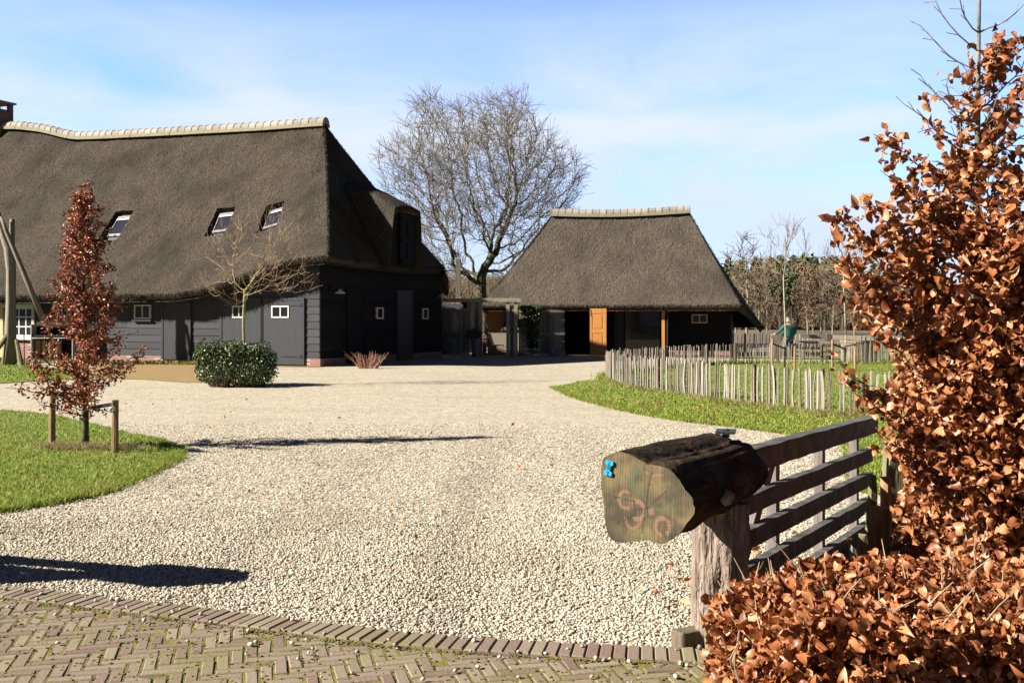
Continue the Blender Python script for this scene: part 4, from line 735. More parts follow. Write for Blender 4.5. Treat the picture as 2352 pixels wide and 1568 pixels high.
for k in range(46):
    a_ = random.uniform(0, 2*math.pi); b0 = np.array([sb[0]+random.uniform(-.6, .5), 25.6+random.uniform(-.1, .5), 0]); m.tube([b0, b0+[math.cos(a_)*.12, -.1, .25], b0+[math.cos(a_)*.4, -.12+math.sin(a_)*.1, .55+random.random()*.25]], [.012, .009, .004], 5)
m.build('stems', M['twigtan'], shrub)
# ---------------------------------------------------------------- staked copper beech on the left lawn
ZB = 13.6; q0 = P(195, 1035, ZB)[:1][0]
def prof(z): return float(np.interp(z, [.35, .6, 1.0, 1.5, 2.0, 2.5, 3.0, 3.3, 3.5], [.34, .66, .66, .50, .38, .29, .19, .10, .04]))
ax_ = lambda z: q0+.015*math.sin(z*2)
N_b = [np.array([ax_(z), ZB, z]) for z in np.arange(0, 3.5, .07)]; par_b = [-1]+list(range(len(N_b)-1)); 
for k in range(118):
    z0 = .42+2.85*(k/118)**1.08+random.uniform(-.03, .03); a_ = random.uniform(0, 2*math.pi); ln = prof(z0)*random.uniform(.6, 1.3); i0 = min(int(z0/.07), len(N_b[:50])-1); prev = i0; p = N_b[i0].copy(); ns = max(3, int(ln/.09)); d = np.array([math.cos(a_), math.sin(a_), .25 if z0 < 1.2 else .8])
    for s_ in range(ns):
        d = d/np.linalg.norm(d); p = p+d*ln/ns*1.15; N_b.append(p.copy()); par_b.append(prev); prev = len(N_b)-1; d = d+np.array([0, 0, .10 if z0 > .8 else .02])+rng.normal(size=3)*.15
        if s_ > 0 and random.random() < .6:
            dd = d+rng.normal(size=3)*.7; dd /= np.linalg.norm(dd); N_b.append(p+dd*random.uniform(.06, .14)); par_b.append(prev)
for dx, dz in ((-.05, .35), (.05, .28), (-.16, .05)):
    N_b.append(np.array([ax_(3.3)+dx*.5, ZB, 3.35+dz*.5])); par_b.append(48 if dx > -.1 else 44); N_b.append(np.array([ax_(3.3)+dx, ZB, 3.4+dz])); par_b.append(len(N_b)-2)
N_b = np.array(N_b); par_b = np.array(par_b); rb = radii(par_b, .0035, 2.3); rb[:50] = np.interp(np.arange(50)*.07, [0, .25, 1.2, 3.4], [.062, .042, .034, .006])
bt = thing('beech_sapling', (q0, ZB, 0), 'narrow young beech holding red brown leaves, tied to two stakes on the left lawn', 'tree')
m = MB(); m.tube(N_b[:50], rb[:50]*1.0, 9, wob=.05); m.build('trunk', M['trunkdark'], bt, smooth=True)
sel = np.ones(len(N_b), bool); sel[:50] = False; m = MB(); edges_mesh(m, N_b, par_b, rb, sel, 4); m.build('branches', M['trunkdark'], bt)
ids = np.arange(50, len(N_b)-6); m = MB(); nL = 7600; wgt = np.clip((N_b[ids, 2]-.2)/1.0, .25, 1)*np.clip(1.15-(N_b[ids, 2]-2.4)/2, .5, 1)*(.1+rng.random(len(ids))**2)*np.clip(.55/(.2+np.abs(N_b[ids, 0]-q0)), .6, 1.6); ii = rng.choice(ids, nL, p=wgt/wgt.sum()); leafset(m, N_b[ii]+rng.normal(size=(nL, 3))*.034, .048, .55, 1.4, .5, 4); m.build('crown', M['leafred'], bt, smooth=True)
xs_ = [P(120, 1030, 13.45), P(263, 1042, 13.2)]
for i, (px, yb, yt, Zs, lab) in enumerate(((120, 1030, 895, 13.6, 'round wooden stake left of the young beech'), (264, 1043, 918, 13.0, 'round wooden stake right of the young beech'))):
    g_ = G(px, yb); zt = EYE-(yt-HY)*g_[1]/F; m = MB(); m.tube([g_, g_+[.0, 0, zt*.5], g_+[.005, 0, zt]], [.042, .040, .038], 10, wob=.03); o = m.build('tree_stake', M['stake'], label=lab, cat='stake', group='stakes of the young beech', smooth=False, at=g_)
    mm = MB(); c = g_+[0, -.04, zt-.05-i*.0]; e_ = np.array([q0, ZB-.05, zt-.06-.1*i]); mm.bar(c, e_, .008, .045); mm.bar(c+[0, .09, 0], e_+[0, .1, 0], .008, .045); st = mm.build('strap', M['strap'], o)
xy = np.concatenate([rng.normal(size=(420, 2))*[.13, .08]+[xs_[0][0]+.08, xs_[0][1]], rng.normal(size=(900, 2))*[.3, .08]+[q0+.15, ZB-.25]]); blades(xy, .03, .12, .008, M['dry'], 'dry_grass', .02, .9, 'dry grass tufts around the foot of the young beech')
# ---------------------------------------------------------------- barrier gate with its counterweight log
GP = G(1652, 1486); ge = np.array([.512, .859, 0]); gn = np.array([-ge[1], ge[0], 0])        # hinge post and gate direction
def logpts(end0, e, dia0=.205, n=26, L1=1.18):
    return [end0+e*L1*i/(n-1) for i in range(n)]
def outline(k=72, sc=1.0, rot=0):
    q = np.array([(235,600),(245,560),(320,532),(390,512),(480,512),(560,517),(620,540),(665,588),(740,590),(810,598),(870,615),(950,690),(1000,760),(1040,820),(1110,890),(1115,960),(1100,1060),(1040,1130),(980,1230),(900,1310),(810,1380),(700,1378),(600,1395),(500,1403),(360,1390),(300,1330),(265,1230),(240,1000),(228,800)], float)
    x = (q[:, 0]-665)*.000456/.9/.212; y = -(q[:, 1]-955)*.000456/.212; g = np.arctan2(y, x) % (2*math.pi); o_ = np.argsort(g); a = np.linspace(0, 2*math.pi, k, endpoint=False); return a, np.interp(a, g[o_], np.hypot(x, y)[o_], period=2*math.pi)*sc
def end_mat():
    m = bpy.data.materials.new('log_end_grain'); m.use_nodes = True; t = m.node_tree; N = t.nodes; K = t.links.new; b = N['Principled BSDF']; b.inputs['Roughness'].default_value = .8
    c = N.new('ShaderNodeTexCoord'); n1 = N.new('ShaderNodeTexNoise'); n1.inputs['Scale'].default_value = 9; n1.inputs['Detail'].default_value = 8; mp = N.new('ShaderNodeMapping'); mp.inputs['Scale'].default_value = (1, 1, 1); K(c.outputs['Object'], mp.inputs[0]); K(mp.outputs[0], n1.inputs['Vector'])
    r = N.new('ShaderNodeValToRGB'); e = r.color_ramp.elements; e[0].position = .3; e[0].color = (.013, .012, .006, 1); e[1].position = .72; e[1].color = (.15, .108, .040, 1); q = e.new(.5); q.color = (.062, .046, .018, 1); K(n1.outputs['Fac'], r.inputs[0])
    n2 = N.new('ShaderNodeTexNoise'); n2.inputs['Scale'].default_value = 1; mp2 = N.new('ShaderNodeMapping'); mp2.inputs['Scale'].default_value = (160, 160, 6); mp2.inputs['Rotation'].default_value = (0, R(12), 0); K(c.outputs['Object'], mp2.inputs[0]); K(mp2.outputs[0], n2.inputs['Vector'])
    mm = N.new('ShaderNodeMixRGB'); mm.blend_type = 'MULTIPLY'; mm.inputs[0].default_value = .5; K(r.outputs[0], mm.inputs[1]); r2 = N.new('ShaderNodeValToRGB'); r2.color_ramp.elements[0].position = .3; r2.color_ramp.elements[0].color = (.5, .5, .5, 1); r2.color_ramp.elements[1].position = .6; K(n2.outputs['Fac'], r2.inputs[0]); K(r2.outputs[0], mm.inputs[2])
    at = N.new('ShaderNodeAttribute'); at.attribute_name = 'pcol'; m3 = N.new('ShaderNodeMixRGB'); K(at.outputs['Alpha'], m3.inputs[0]); K(mm.outputs[0], m3.inputs[1]); K(at.outputs['Color'], m3.inputs[2]); K(m3.outputs[0], b.inputs['Base Color'])
    bp = N.new('ShaderNodeBump'); bp.inputs['Strength'].default_value = .4; bp.inputs['Distance'].default_value = .01; K(n2.outputs['Fac'], bp.inputs['Height']); K(bp.outputs[0], b.inputs['Normal']); return m
M['logend'] = end_mat()
def barrier(GP, ge, label, plabel, near=True, length=3.64, logz=.90, logout=.93, L1=1.22):
    gn = np.array([-ge[1], ge[0], 0]); T = thing('barrier_gate', GP, label, 'gate', 'log barrier gates')
    # log: lumpy body
    E0 = GP-ge*logout+z3*logz; nseg = 34; k = 96; ang, rr = outline(k)
    right = np.cross(ge, z3); right /= np.linalg.norm(right)          # to the viewer's right when looking along ge
    ox = right; rows_ = []
    lump = rng.normal(size=(9, 12)); ridg = .003*np.sin(ang*7+1)*np.sin(ang*3)+.003*np.sin(ang*17+2)+.003*np.sin(ang*29)+rng.normal(size=k)*.0016
    for i in range(nseg):
        s_ = i/(nseg-1); q = E0+ge*L1*s_+z3*(-.0*s_); li = lump[min(8, int(s_*8))]*(1-(s_*8 % 1))+lump[min(8, int(s_*8)+1)]*(s_*8 % 1)
        lr = np.interp(ang, np.linspace(0, 2*math.pi, 12), li, period=2*math.pi)*.010
        groove = -.011*np.exp(-((ang-1.75)/.13)**2)+.012*np.exp(-((ang-2.15)/.2)**2)-.03*s_*np.exp(-((ang-4.3)/.6)**2)
        R_ = .208*rr*(1-.13*s_)+lr*.7+groove+ridg*min(1, s_*6)+rng.normal(size=k)*.0007
        rr_ = rr
        if s_ > .93: R_ = R_*(1-((s_-.93)/.07)**2*.16)
        if i == 0: R_ = R_*.992
        rows_.append(q+np.outer(np.cos(ang)*R_, ox)+np.outer(np.sin(ang)*R_*.98, z3))
    rows_ = np.array(rows_); rows_ = np.concatenate([rows_, rows_[:, :1]], 1); m = MB(); m.grid(rows_, flip=True); m.add(rows_[-1, :-1], [list(range(k))])
    lg = m.build('log', M['bark'], T, smooth=True)
    # sawn end face with rings of old paint
    ring = rows_[0, :-1]-ge*.002; cen = ring.mean(0); nr_ = 100; V = [cen]; fc = []
    for a_ in range(1, nr_+1):
        s_ = a_/nr_; V.extend(list(cen+(ring-cen)*s_))
    V = np.array(V); kx = 96
    fc += [[0, 1+(j+1) % kx, 1+j] for j in range(kx)]
    for a_ in range(nr_-1):
        b0 = 1+a_*kx; fc += [[b0+j, b0+(j+1) % kx, b0+kx+(j+1) % kx, b0+kx+j] for j in range(kx)]
    m = MB(); m.add(V, fc); eo = m.build('sawn_end', M['logend'], lg)
    ux = (V-cen)@ox/.212; uz = (V-cen)[:, 2]/.212; col = np.zeros((len(V), 4)); PK = (.20, .10, .065); GR = (.045, .105, .048); DK = (.02, .014, .008); nz_ = rng.random(len(V))
    def ringp(cx, cz, r, w_, c, a0=0, a1=360, al=.8, sy=1.15):
        d = np.hypot((ux-cx), (uz-cz)/sy); g = np.degrees(np.arctan2(uz-cz, ux-cx)) % 360; k = (np.abs(d-r) < w_) & (((g-a0) % 360) <= (a1-a0)); col[k, :3] = c; col[k, 3] = al*(.45+.55*nz_[k])
    if near:
        ringp(-.43, -.02, .15, .04, PK, 60, 300); ringp(-.16, -.22, .16, .045, PK, -120, 130); ringp(-.27, -.42, .16, .032, PK, 170, 350, .7); ringp(.40, -.50, .155, .045, PK, -60, 270); ringp(.35, .18, .33, .03, PK, 80, 160, .6); ringp(.08, -.62, .42, .03, PK, 270, 330, .6)
        ringp(-.12, .40, .17, .075, GR, 90, 300, .4); ringp(.32, .28, .38, .035, GR, 200, 330, .35); ringp(-.05, .33, .24, .03, PK, 0, 80, .5); ringp(.15, -.22, .03, .035, PK, 0, 360); ringp(0, -.78, .1, .06, GR, 90, 200, .4); ringp(.32, .25, .28, .06, (.06, .035, .02), 120, 260, .5)
        for (x0, z0, x1, z1, w_) in ((.16, .70, .02, -.20, .012), (.02, -.20, -.12, -.98, .014), (-.38, -.42, -.20, -.33, .012), (-.20, -.33, -.24, -.02, .012), (.02, -.18, .5, .25, .007), (-.9, .05, -.2, -.05, .006), (-.62, -.55, -.38, -.42, .009), (-.2, -.2, -.02, -.18, .010)):
            px = np.array([x1-x0, z1-z0]); l2 = px@px; t_ = np.clip(((ux-x0)*px[0]+(uz-z0)*px[1])/l2, 0, 1); d = np.hypot(ux-x0-t_*px[0], uz-z0-t_*px[1]); k_ = d < w_+.004; col[k_, :3] = DK; col[k_, 3] = .95
    ca = eo.data.attributes.new('pcol', 'FLOAT_COLOR', 'POINT'); ca.data.foreach_set('color', col.astype(np.float32).ravel())
    if near:
        # small blue number tag nailed to the end face
        def tp(x, z, o=.006): return cen+ox*x*.212+z3*z*.212-ge*o
        tx = lambda x, z, o=.006: tp(-.80+(x*.985+z*.16)*.78, .62+(z*.985-x*.16)*.78, o)
        sh = [(-.11, .20), (.11, .20), (.12, .10), (.055, .07), (.055, -.07), (.12, -.10), (.11, -.20), (-.11, -.20), (-.12, -.10), (-.055, -.07), (-.055, .07), (-.12, .10)]
        m = MB(); n_ = len(sh); m.add([tx(x, z, .012) for x, z in sh]+[tx(x, z, .002) for x, z in sh], [list(range(n_))]+[[i, n_+i, n_+(i+1) % n_, (i+1) % n_] for i in range(n_)]); tg = m.build('number_tag', M['tagblue'], lg)
        SEG = {'0': 'abcdef', '1': 'bc', '2': 'abged', '3': 'abgcd'}; sp = {'a': (0, 2, 1, 2), 'b': (1, 2, 1, 1), 'c': (1, 1, 1, 0), 'd': (0, 0, 1, 0), 'e': (0, 1, 0, 0), 'f': (0, 2, 0, 1), 'g': (0, 1, 1, 1)}
        m = MB()
        for i_, ch_ in enumerate('01023'):                       # reads upwards
            for s_ in SEG[ch_]:
                x0, y0, x1, y1 = sp[s_]; f_ = lambda cx_, cy_: tx(.028-(cy_*.030), -.125+i_*.052+cx_*.030, .0135); a_, b_ = f_(x0, y0), f_(x1, y1); m.bar(a_, b_, .0016, .001, up=ge)
        m.tube([tx(0, .165, .013), tx(0, .165, .015)], .003, 8); m.tube([tx(0, -.165, .013), tx(0, -.165, .015)], .003, 8); m.build('number', M['tagink'], tg)
        kn = MB(); c = E0+ge*.40+right*.205+z3*(-.03); kn.tube([c, c+right*.03+z3*.01, c+right*.045+z3*.02], [.04, .032, .018], 9, wob=.12); kn.tube([c+ge*.05, c+ge*.055+right*.035], [.025, .015], 8, wob=.1); kn.build('knot', M['gatepost'], lg, smooth=True)
    ip = MB(); c = GP+ge*.10+z3*(logz+.205); ip.cbox(c, ge*1+right*-.3, .10, .012, .17); ip.tube([c-z3*.03, c+z3*.012], .02, 8); ip.build('iron_plate', M['iron'], T)
    # rails, uprights, brace
    tops = [.985, .735, .545, .34, .15]; hs = [.130, .105, .105, .10, .09]
    for i, (zt, h) in enumerate(zip(tops, hs)):
        m = MB(); s0 = .18 if i == 0 else .10; e_ = length if i == 0 else length-.10; n = 16; wv = rng.normal(size=n)*.003; w2 = .10 if i == 0 else .06
        for (a_, b_) in ((0, 1),):
            pts = [GP+ge*(s0+(e_-s0)*j/(n-1)) for j in range(n)]; Pg = []
            for (sx_, sz) in ((-.5, 0), (.5, 0), (.5, -1), (-.5, -1), (-.5, 0)): Pg.append([p+right*(sx_*w2+wv[j]*.5)+z3*(zt+sz*h+wv[j]-.085*(j/(n-1))) for j, p in enumerate(pts)])
            Pg = np.array(Pg); m.grid(Pg, flip=False); m.add(Pg[:4, 0], [[0, 1, 2, 3]]); m.add(Pg[:4, -1], [[3, 2, 1, 0]])
        m.build('rail', M['rail'], T)
    for s_ in (.22, 1.15, 2.25, 3.30):
        m = MB(); m.box(GP+ge*(s_-.04)+right*-.035+z3*(.10-.02*s_), ge*.08, right*-.06, z3*.80); m.build('upright', M['upright'], T)
    m = MB(); m.bar(GP+ge*.22-right*.045+z3*.10, GP+ge*1.06-right*.045+z3*.88, .05, .085); m.build('brace', M['upright'], T)
    # hinge post
    pt = thing('gate_post', GP, plabel, 'post', 'posts of the barrier gates'); m = MB(); n = 40; k = 40; an = np.arange(k)*2*math.pi/k; rows_ = []
    for i in range(n):
        z = -.05+(.80)*i/(n-1); r_ = .126+.016*np.cos(an*2+.6)+.010*np.cos(an*5+z*2)+.012*np.sin(an*9+1.5*math.sin(z*6))*(.5+.5*math.sin(z*4+1))+rng.normal(size=k)*.003+.012*np.exp(-((z-.42)/.06)**2)*np.exp(-((an-4.2)/.5)**2)*2
        if near: pass
        rows_.append(np.stack([GP[0]+r_*np.cos(an), GP[1]+r_*np.sin(an), np.full(k, z)], 1))
    rows_ = np.array(rows_); rows_ = np.concatenate([rows_, rows_[:, :1]], 1); m.grid(rows_); m.add(rows_[-1, :-1], [list(range(k))]); m.build('post', M['gatepost'], pt, smooth=True)
    m = MB(); m.cbox(GP+np.array([-.13, -.03, .055]), (1, .55, 0), .10, .11, .24); m.build('foot_block', M['fencepost'], pt, bevel=.012); 
    m = MB(); c = GP+np.array([.02, -.10, 0]); m.tube_z(c, [(.11, 0), (.12, .14), (.10, .2)], 12); m.build('foot_stone', M['concrete'], pt)
    return T
barrier(GP, ge, 'dark wooden barrier gate with a thick sawn log as counterweight and a blue tag', 'gnarled grey brown post carrying the log of the barrier gate')
GL = np.array([-3.88, 6.62, 0]); barrier(GL, np.array([-.95, .31, 0]), 'matching dark barrier gate beside the left lawn, of which only the shadow shows', 'post of the barrier gate beside the left lawn', near=False, logout=.5, L1=.58)
# ---------------------------------------------------------------- old posts at the end of the gate
def stub(px, yb, yt, w, Z, lab, rnd=False, mat='oakgreen', rot=.3, point=False, lean=0):
    g_ = np.array([(px-CX)*Z/F, Z, 0]); zt = EYE-(yt-HY)*Z/F; m = MB(); c_, s_ = math.cos(rot), math.sin(rot); d1 = np.array([c_, s_, 0]); d2 = np.array([-s_, c_, 0])
    if rnd: m.tube([g_, g_+z3*zt*.5+[lean*.5, 0, 0], g_+z3*zt+[lean, 0, 0]], [w*.52, w*.5, w*.48], 14, wob=.04)
    else:
        n = 7; R4 = []
        for i in range(n):
            z = zt*i/(n-1); j = rng.normal(size=2)*.003; f_ = 1-.25*(point and i == n-1); R4.append([g_+z3*(z-(.03 if sy*sx_ > 0 and i == n-1 and point else 0))+[lean*i/(n-1), 0, 0]+d1*(sx_*w/2*f_+j[0])+d2*(sy*w/2*f_+j[1]) for sx_, sy in ((-1, -1), (1, -1), (1, 1), (-1, 1), (-1, -1))])
        R4 = np.array(R4); m.grid(R4); m.add(R4[-1, :4], [[0, 1, 2, 3]])
    return m.build('old_post', M[mat], label=lab, cat='post', group='old posts beside the copper hedge', at=g_)
stub(2016, 1340, 1165, .105, 6.6, 'square mossy post with a flat top beside the hedge, the thickest of the old posts')
stub(2035, 1300, 1095, .075, 7.6, 'round reddish brown post behind the thick square post', True, 'redstake')
stub(2003, 1330, 1090, .045, 7.2, 'slim pointed grey green pale just left of the reddish post', False, 'oakgreen', .2, True)
stub(1992, 1345, 1195, .050, 6.5, 'slim weathered pale leaning against the thick square post', False, 'oakgreen', .5, True, .02)
stub(1981, 1350, 1225, .050, 6.3, 'grey green pale standing in front of the thick square post', False, 'oakgreen', .2, True)
stub(1962, 1340, 1240, .050, 6.5, 'short pale split post nearest to the low end of the gate', False, 'oak', .2, True)
stub(1945, 1360, 1288, .105, 5.9, 'short square stump half hidden by the low hedge', False, 'oakgreen', .25)
stub(2052, 1240, 1012, .12, 8.6, 'dark square post among the hedge leaves behind the reddish post', False, 'oakgreen', .2)
stub(2047, 1220, 1035, .05, 8.3, 'thin pale leaning on the dark post in the hedge', False, 'oakgreen', .2, True)
# ---------------------------------------------------------------- copper beech hedge and tree in the right foreground
ht = thing('beech_tree', (2.42, 5.5, 0), 'tall beech with a bare pale leader and dry copper leaves at the right edge', 'tree')
TK = [np.array([np.interp(z, [0, 1, 2, 2.6, 3.4, 4.2], [2.42, 2.42, 2.43, 2.45, 2.46, 2.50]), 5.5, z]) for z in np.arange(0, 4.0, .1)]
Nt = list(TK); pt_ = [-1]+list(range(len(Nt)-1)); leafn = []
def lim(z): return float(np.interp(z, [.3, .9, 1.2, 1.45, 1.7, 2.0, 2.25, 2.5, 2.75, 3.0, 3.4], [.24, .28, .32, .36, .40, .36, .25, .15, .10, .10, .2]))
for k in range(150):
    z0 = .5+2.55*(k/150)**.9; a_ = random.uniform(0, 2*math.pi)
    if z0 > 2.6 and random.random() < .5: continue
    ln = lim(z0)*random.uniform(.6, 1.2)*(1.5 if math.cos(a_) > .2 and z0 > 1.2 else 1); i0 = int(z0/.1); p = Nt[i0].copy(); prev = i0; d = np.array([math.cos(a_), math.sin(a_)*.9, .35]); ns = max(4, int(ln/.075))
    for s_ in range(ns):
        d = d/np.linalg.norm(d); p = p+d*ln/ns; Nt.append(p.copy()); pt_.append(prev); prev = len(Nt)-1; d = d+np.array([0, 0, .07])+rng.normal(size=3)*.16
        if s_ > 1: leafn.append(prev)
        if s_ > 0 and random.random() < .75:
            q = p.copy(); dd = d+rng.normal(size=3)*.75; pv = prev
            for u_ in range(random.choice((1, 2, 3))): dd = dd/np.linalg.norm(dd); q = q+dd*.06; Nt.append(q.copy()); pt_.append(pv); pv = len(Nt)-1; leafn.append(pv); dd = dd+rng.normal(size=3)*.3
limb_ids = []
for (ex_, ey_, zz_, nl_) in ((1948, 495, 5.35, 1), (1962, 560, 5.7, 1), (1936, 602, 5.2, 1), (1992, 455, 5.5, 1), (2040, 400, 5.3, 1), (2062, 345, 5.6, 1), (2122, 280, 5.4, .5), (2158, 205, 5.5, .15), (1922, 822, 5.25, .4), (1985, 700, 5.5, .9), (2022, 762, 5.3, .9), (1996, 650, 5.6, .7), (2012, 930, 5.3, .8), (2300, 120, 5.4, 1), (2350, 95, 5.6, 1), (2345, 215, 5.3, 1), (2310, 265, 5.5, .9), (2345, 430, 5.3, 1), (2375, 520, 5.5, 1), (2300, 480, 5.2, 1), (2360, 640, 5.3, 1), (2045, 1010, 5.25, .8), (2030, 520, 5.15, 1), (2100, 440, 5.2, 1), (2150, 390, 5.6, .8)):
    e_ = P(ex_, ey_, zz_); r_h = math.hypot(e_[0]-2.43, e_[1]-5.5); zs_ = min(max(.6, e_[2]-r_h*.62), 3.3); i0 = int(zs_/.1); a0_ = Nt[i0].copy(); prev = i0; ns = max(6, int(r_h/.055)); ctrl = (a0_+e_)/2+np.array([0, 0, -.10*r_h])
    for s_ in range(1, ns+1):
        u_ = s_/ns; q = a0_*(1-u_)**2+ctrl*2*u_*(1-u_)+e_*u_*u_+rng.normal(size=3)*.008; Nt.append(q); pt_.append(prev); prev = len(Nt)-1
        if u_ > .25 and random.random() < nl_: limb_ids += [prev]*2
        if u_ > .2:
            for w__ in range(random.choice((1, 1, 2))):
                dd = (e_-a0_)/r_h*.6+rng.normal(size=3)*.55; dd /= np.linalg.norm(dd); pv = prev; q2_ = q.copy()
                for u2 in range(random.choice((1, 2, 3))): q2_ = q2_+dd*.05; Nt.append(q2_.copy()); pt_.append(pv); pv = len(Nt)-1; dd = dd+rng.normal(size=3)*.25; dd /= np.linalg.norm(dd); (limb_ids.append(pv) if random.random() < nl_ else None)
for (z0, dx, ln) in ((2.75, -1, .42), (2.9, 1, .4), (3.05, -1, .40), (3.25, 1, .35), (3.3, -1, .3), (2.62, -1, .45), (2.55, 1, .5), (3.12, -.8, .5)):
    i0 = int(z0/.1); p = Nt[i0].copy(); prev = i0; d = np.array([dx, random.uniform(-.4, .4), .5])
    for s_ in range(7):
        d = d/np.linalg.norm(d); p = p+d*ln/7; Nt.append(p.copy()); pt_.append(prev); prev = len(Nt)-1; d = d+np.array([0, 0, .08])+rng.normal(size=3)*.15
        if s_ > 0: dd = d+rng.normal(size=3)*.6; dd /= np.linalg.norm(dd); Nt.append(p+dd*.06); pt_.append(prev)
Nt = np.array(Nt); pt_ = np.array(pt_); rt = radii(pt_, .0022, 2.5); rt[:40] = np.interp(np.arange(40)*.1, [0, 1.5, 2.5, 3.2, 4], [.05, .038, .016, .010, .006])
m = MB(); m.tube(Nt[:40], rt[:40], 9, wob=.03); m.build('trunk', M['trunkgrey'], ht, smooth=True)
sel = np.ones(len(Nt), bool); sel[:40] = False; m = MB(); edges_mesh(m, Nt, pt_, rt, sel, 4); m.build('branches', M['trunkgrey'], ht)
leafn = np.array(leafn); w_ = np.where(Nt[leafn, 2] < 2.2, 1.0, np.clip(1-(Nt[leafn, 2]-2.0)/.9, .13, 1))*(.06+rng.random(len(leafn))**2)*np.where(np.abs(Nt[leafn, 0]-2.42) > .32, .8, 1.1); ii = rng.choice(leafn, 4700, p=w_/w_.sum()); m = MB(); ex_ = rng.normal(size=(1500, 3))*[.15, .10, .42]+[2.44, 5.25, 1.30]; lb_ = rng.choice(np.array(limb_ids), 1900); leafset(m, np.concatenate([Nt[ii]+rng.normal(size=(4700, 3))*.026, ex_, Nt[lb_]+rng.normal(size=(1900, 3))*.024]), .056, .70, 1.15, .25, 6); m.build('crown', M['leaf'], ht, smooth=True)
def hedge(name, label, parts, nstems, n_leaf_size, zmin=.0, green=500, stemh=.8, stemr=.004, spikes=60, twcol='twigtan', curl=1.2):
    c0 = np.mean([p_[0] for p_ in parts], axis=0); H = thing(name, (c0[0], c0[1], 0), label, 'hedge'); lp = []
    for (c, r, n) in parts:
        v = rng.uniform(-1, 1, (n, 3)); s_ = rng.random(n)
        k = s_ < .75; axx = rng.integers(0, 3, n); sg = np.where(rng.random(n) < .5, -1, 1)
        for a_ in range(3): kk = k & (axx == a_); v[kk, a_] = sg[kk]*rng.uniform(.72, 1.05, kk.sum())
        q = v*np.array(r)+np.array(c); q += .05*np.stack([np.sin(q[:, 1]*9+q[:, 2]*7), np.sin(q[:, 0]*8), np.sin(q[:, 0]*7+q[:, 1]*5)], 1); lp.append(q)
    lp = np.concatenate(lp); lp = lp[lp[:, 2] > zmin]
    m = MB(); leafset(m, lp, n_leaf_size, .70, curl, .15, 6); m.build('foliage', M['leaf'], H, smooth=True)
    m = MB()
    for k in range(nstems):
        c, r, n = random.choice(parts); b0 = np.array([c[0]+random.uniform(-1, 1)*r[0], c[1]+random.uniform(-1, 1)*r[1], max(0, c[2]-r[2])]); top = c[2]+r[2]*random.uniform(.7, 1.12)
        pts = [b0]; p = b0.copy(); nsg = 7
        for i in range(nsg): p = p+np.array([random.gauss(0, .035), random.gauss(0, .035), (top-b0[2])/nsg]); pts.append(p.copy())
        m.tube(pts, np.linspace(stemr*2.2, stemr*.5, nsg+1), 5)
    for k in range(spikes):
        c, r, n = random.choice(parts); p = np.array([c[0]+random.uniform(-1, 1)*r[0], c[1]+random.uniform(-1, 1)*r[1], c[2]+r[2]*random.uniform(.6, 1)]); d = np.array([random.gauss(0, .5), random.gauss(0, .4), 1]); d /= np.linalg.norm(d); l_ = random.uniform(.06, .2)
        m.tube([p-d*.1, p+d*l_*.5+[random.gauss(0, .01), 0, 0], p+d*l_], [stemr*.8, stemr*.7, stemr*.35], 4); q = p+d*l_*.5; e_ = d+rng.normal(size=3)*.5; m.tube([q, q+e_*.04], [stemr*.5, stemr*.25], 4)
    m.build('stems', M[twcol], H)
    if green:
        c, r, n = parts[0]; gq = np.concatenate([rng.uniform(-1, 1, (green//len(parts), 3))*np.array(p_[1])*[.9, .9, .8]+np.array(p_[0]) for p_ in parts]); gq = gq[gq[:, 2] > .02]; m = MB(); leafset(m, gq, .05, .5, .6, 0, 4); m.build('green_leaves', M['fernleaf'], H, smooth=True)
    return H
hedge('beech_hedge', 'tall copper leaved beech hedge running back along the right edge of the photo', [((3.08, 6.05, .72), (.62, .62, .70), 13000), ((3.3, 6.5, 1.45), (.50, .6, .38), 3600), ((4.05, 7.7, .9), (.75, .9, .9), 5000), ((2.62, 5.6, .9), (.30, .32, .45), 2800), ((3.2, 5.5, 1.1), (.5, .5, .75), 4700)], 110, .056, green=420, spikes=60)
hedge('low_beech_hedge', 'low clipped hedge of curled copper beech leaves in the bottom right corner', [((1.62, 4.15, .32), (.62, .45, .30), 10500), ((2.35, 4.35, .30), (.62, .5, .26), 8800), ((1.21, 4.2, .27), (.31, .36, .24), 4600)], 60, .053, green=160, stemr=.005, spikes=120, curl=1.15)
q = np.concatenate([scatter([(.6, 5.5), (3.4, 5.6), (4.0, 9), (1.2, 7.5)], 300), scatter(lawnRp[:60]+[tuple(fbase[-1]), tuple(fbase[0])], 500)[:170], scatter([(-6, 6.5), (3, 5.6), (6, 22), (-9, 22)], 90), scatter(lawnL, 60)]); q = np.column_stack([q, rng.uniform(.03, .055, len(q))]); m = MB(); leafset(m, q, .055, .65, 1.1, -.0, 5, axis=np.column_stack([rng.normal(size=(len(q), 2)), np.zeros(len(q))])); tag(m.build('fallen_leaves', M['leaf'], at=(1, 10, 0), smooth=True), 'dropped copper beech leaves lying on the gravel and the grass', 'leaves', kind='stuff')
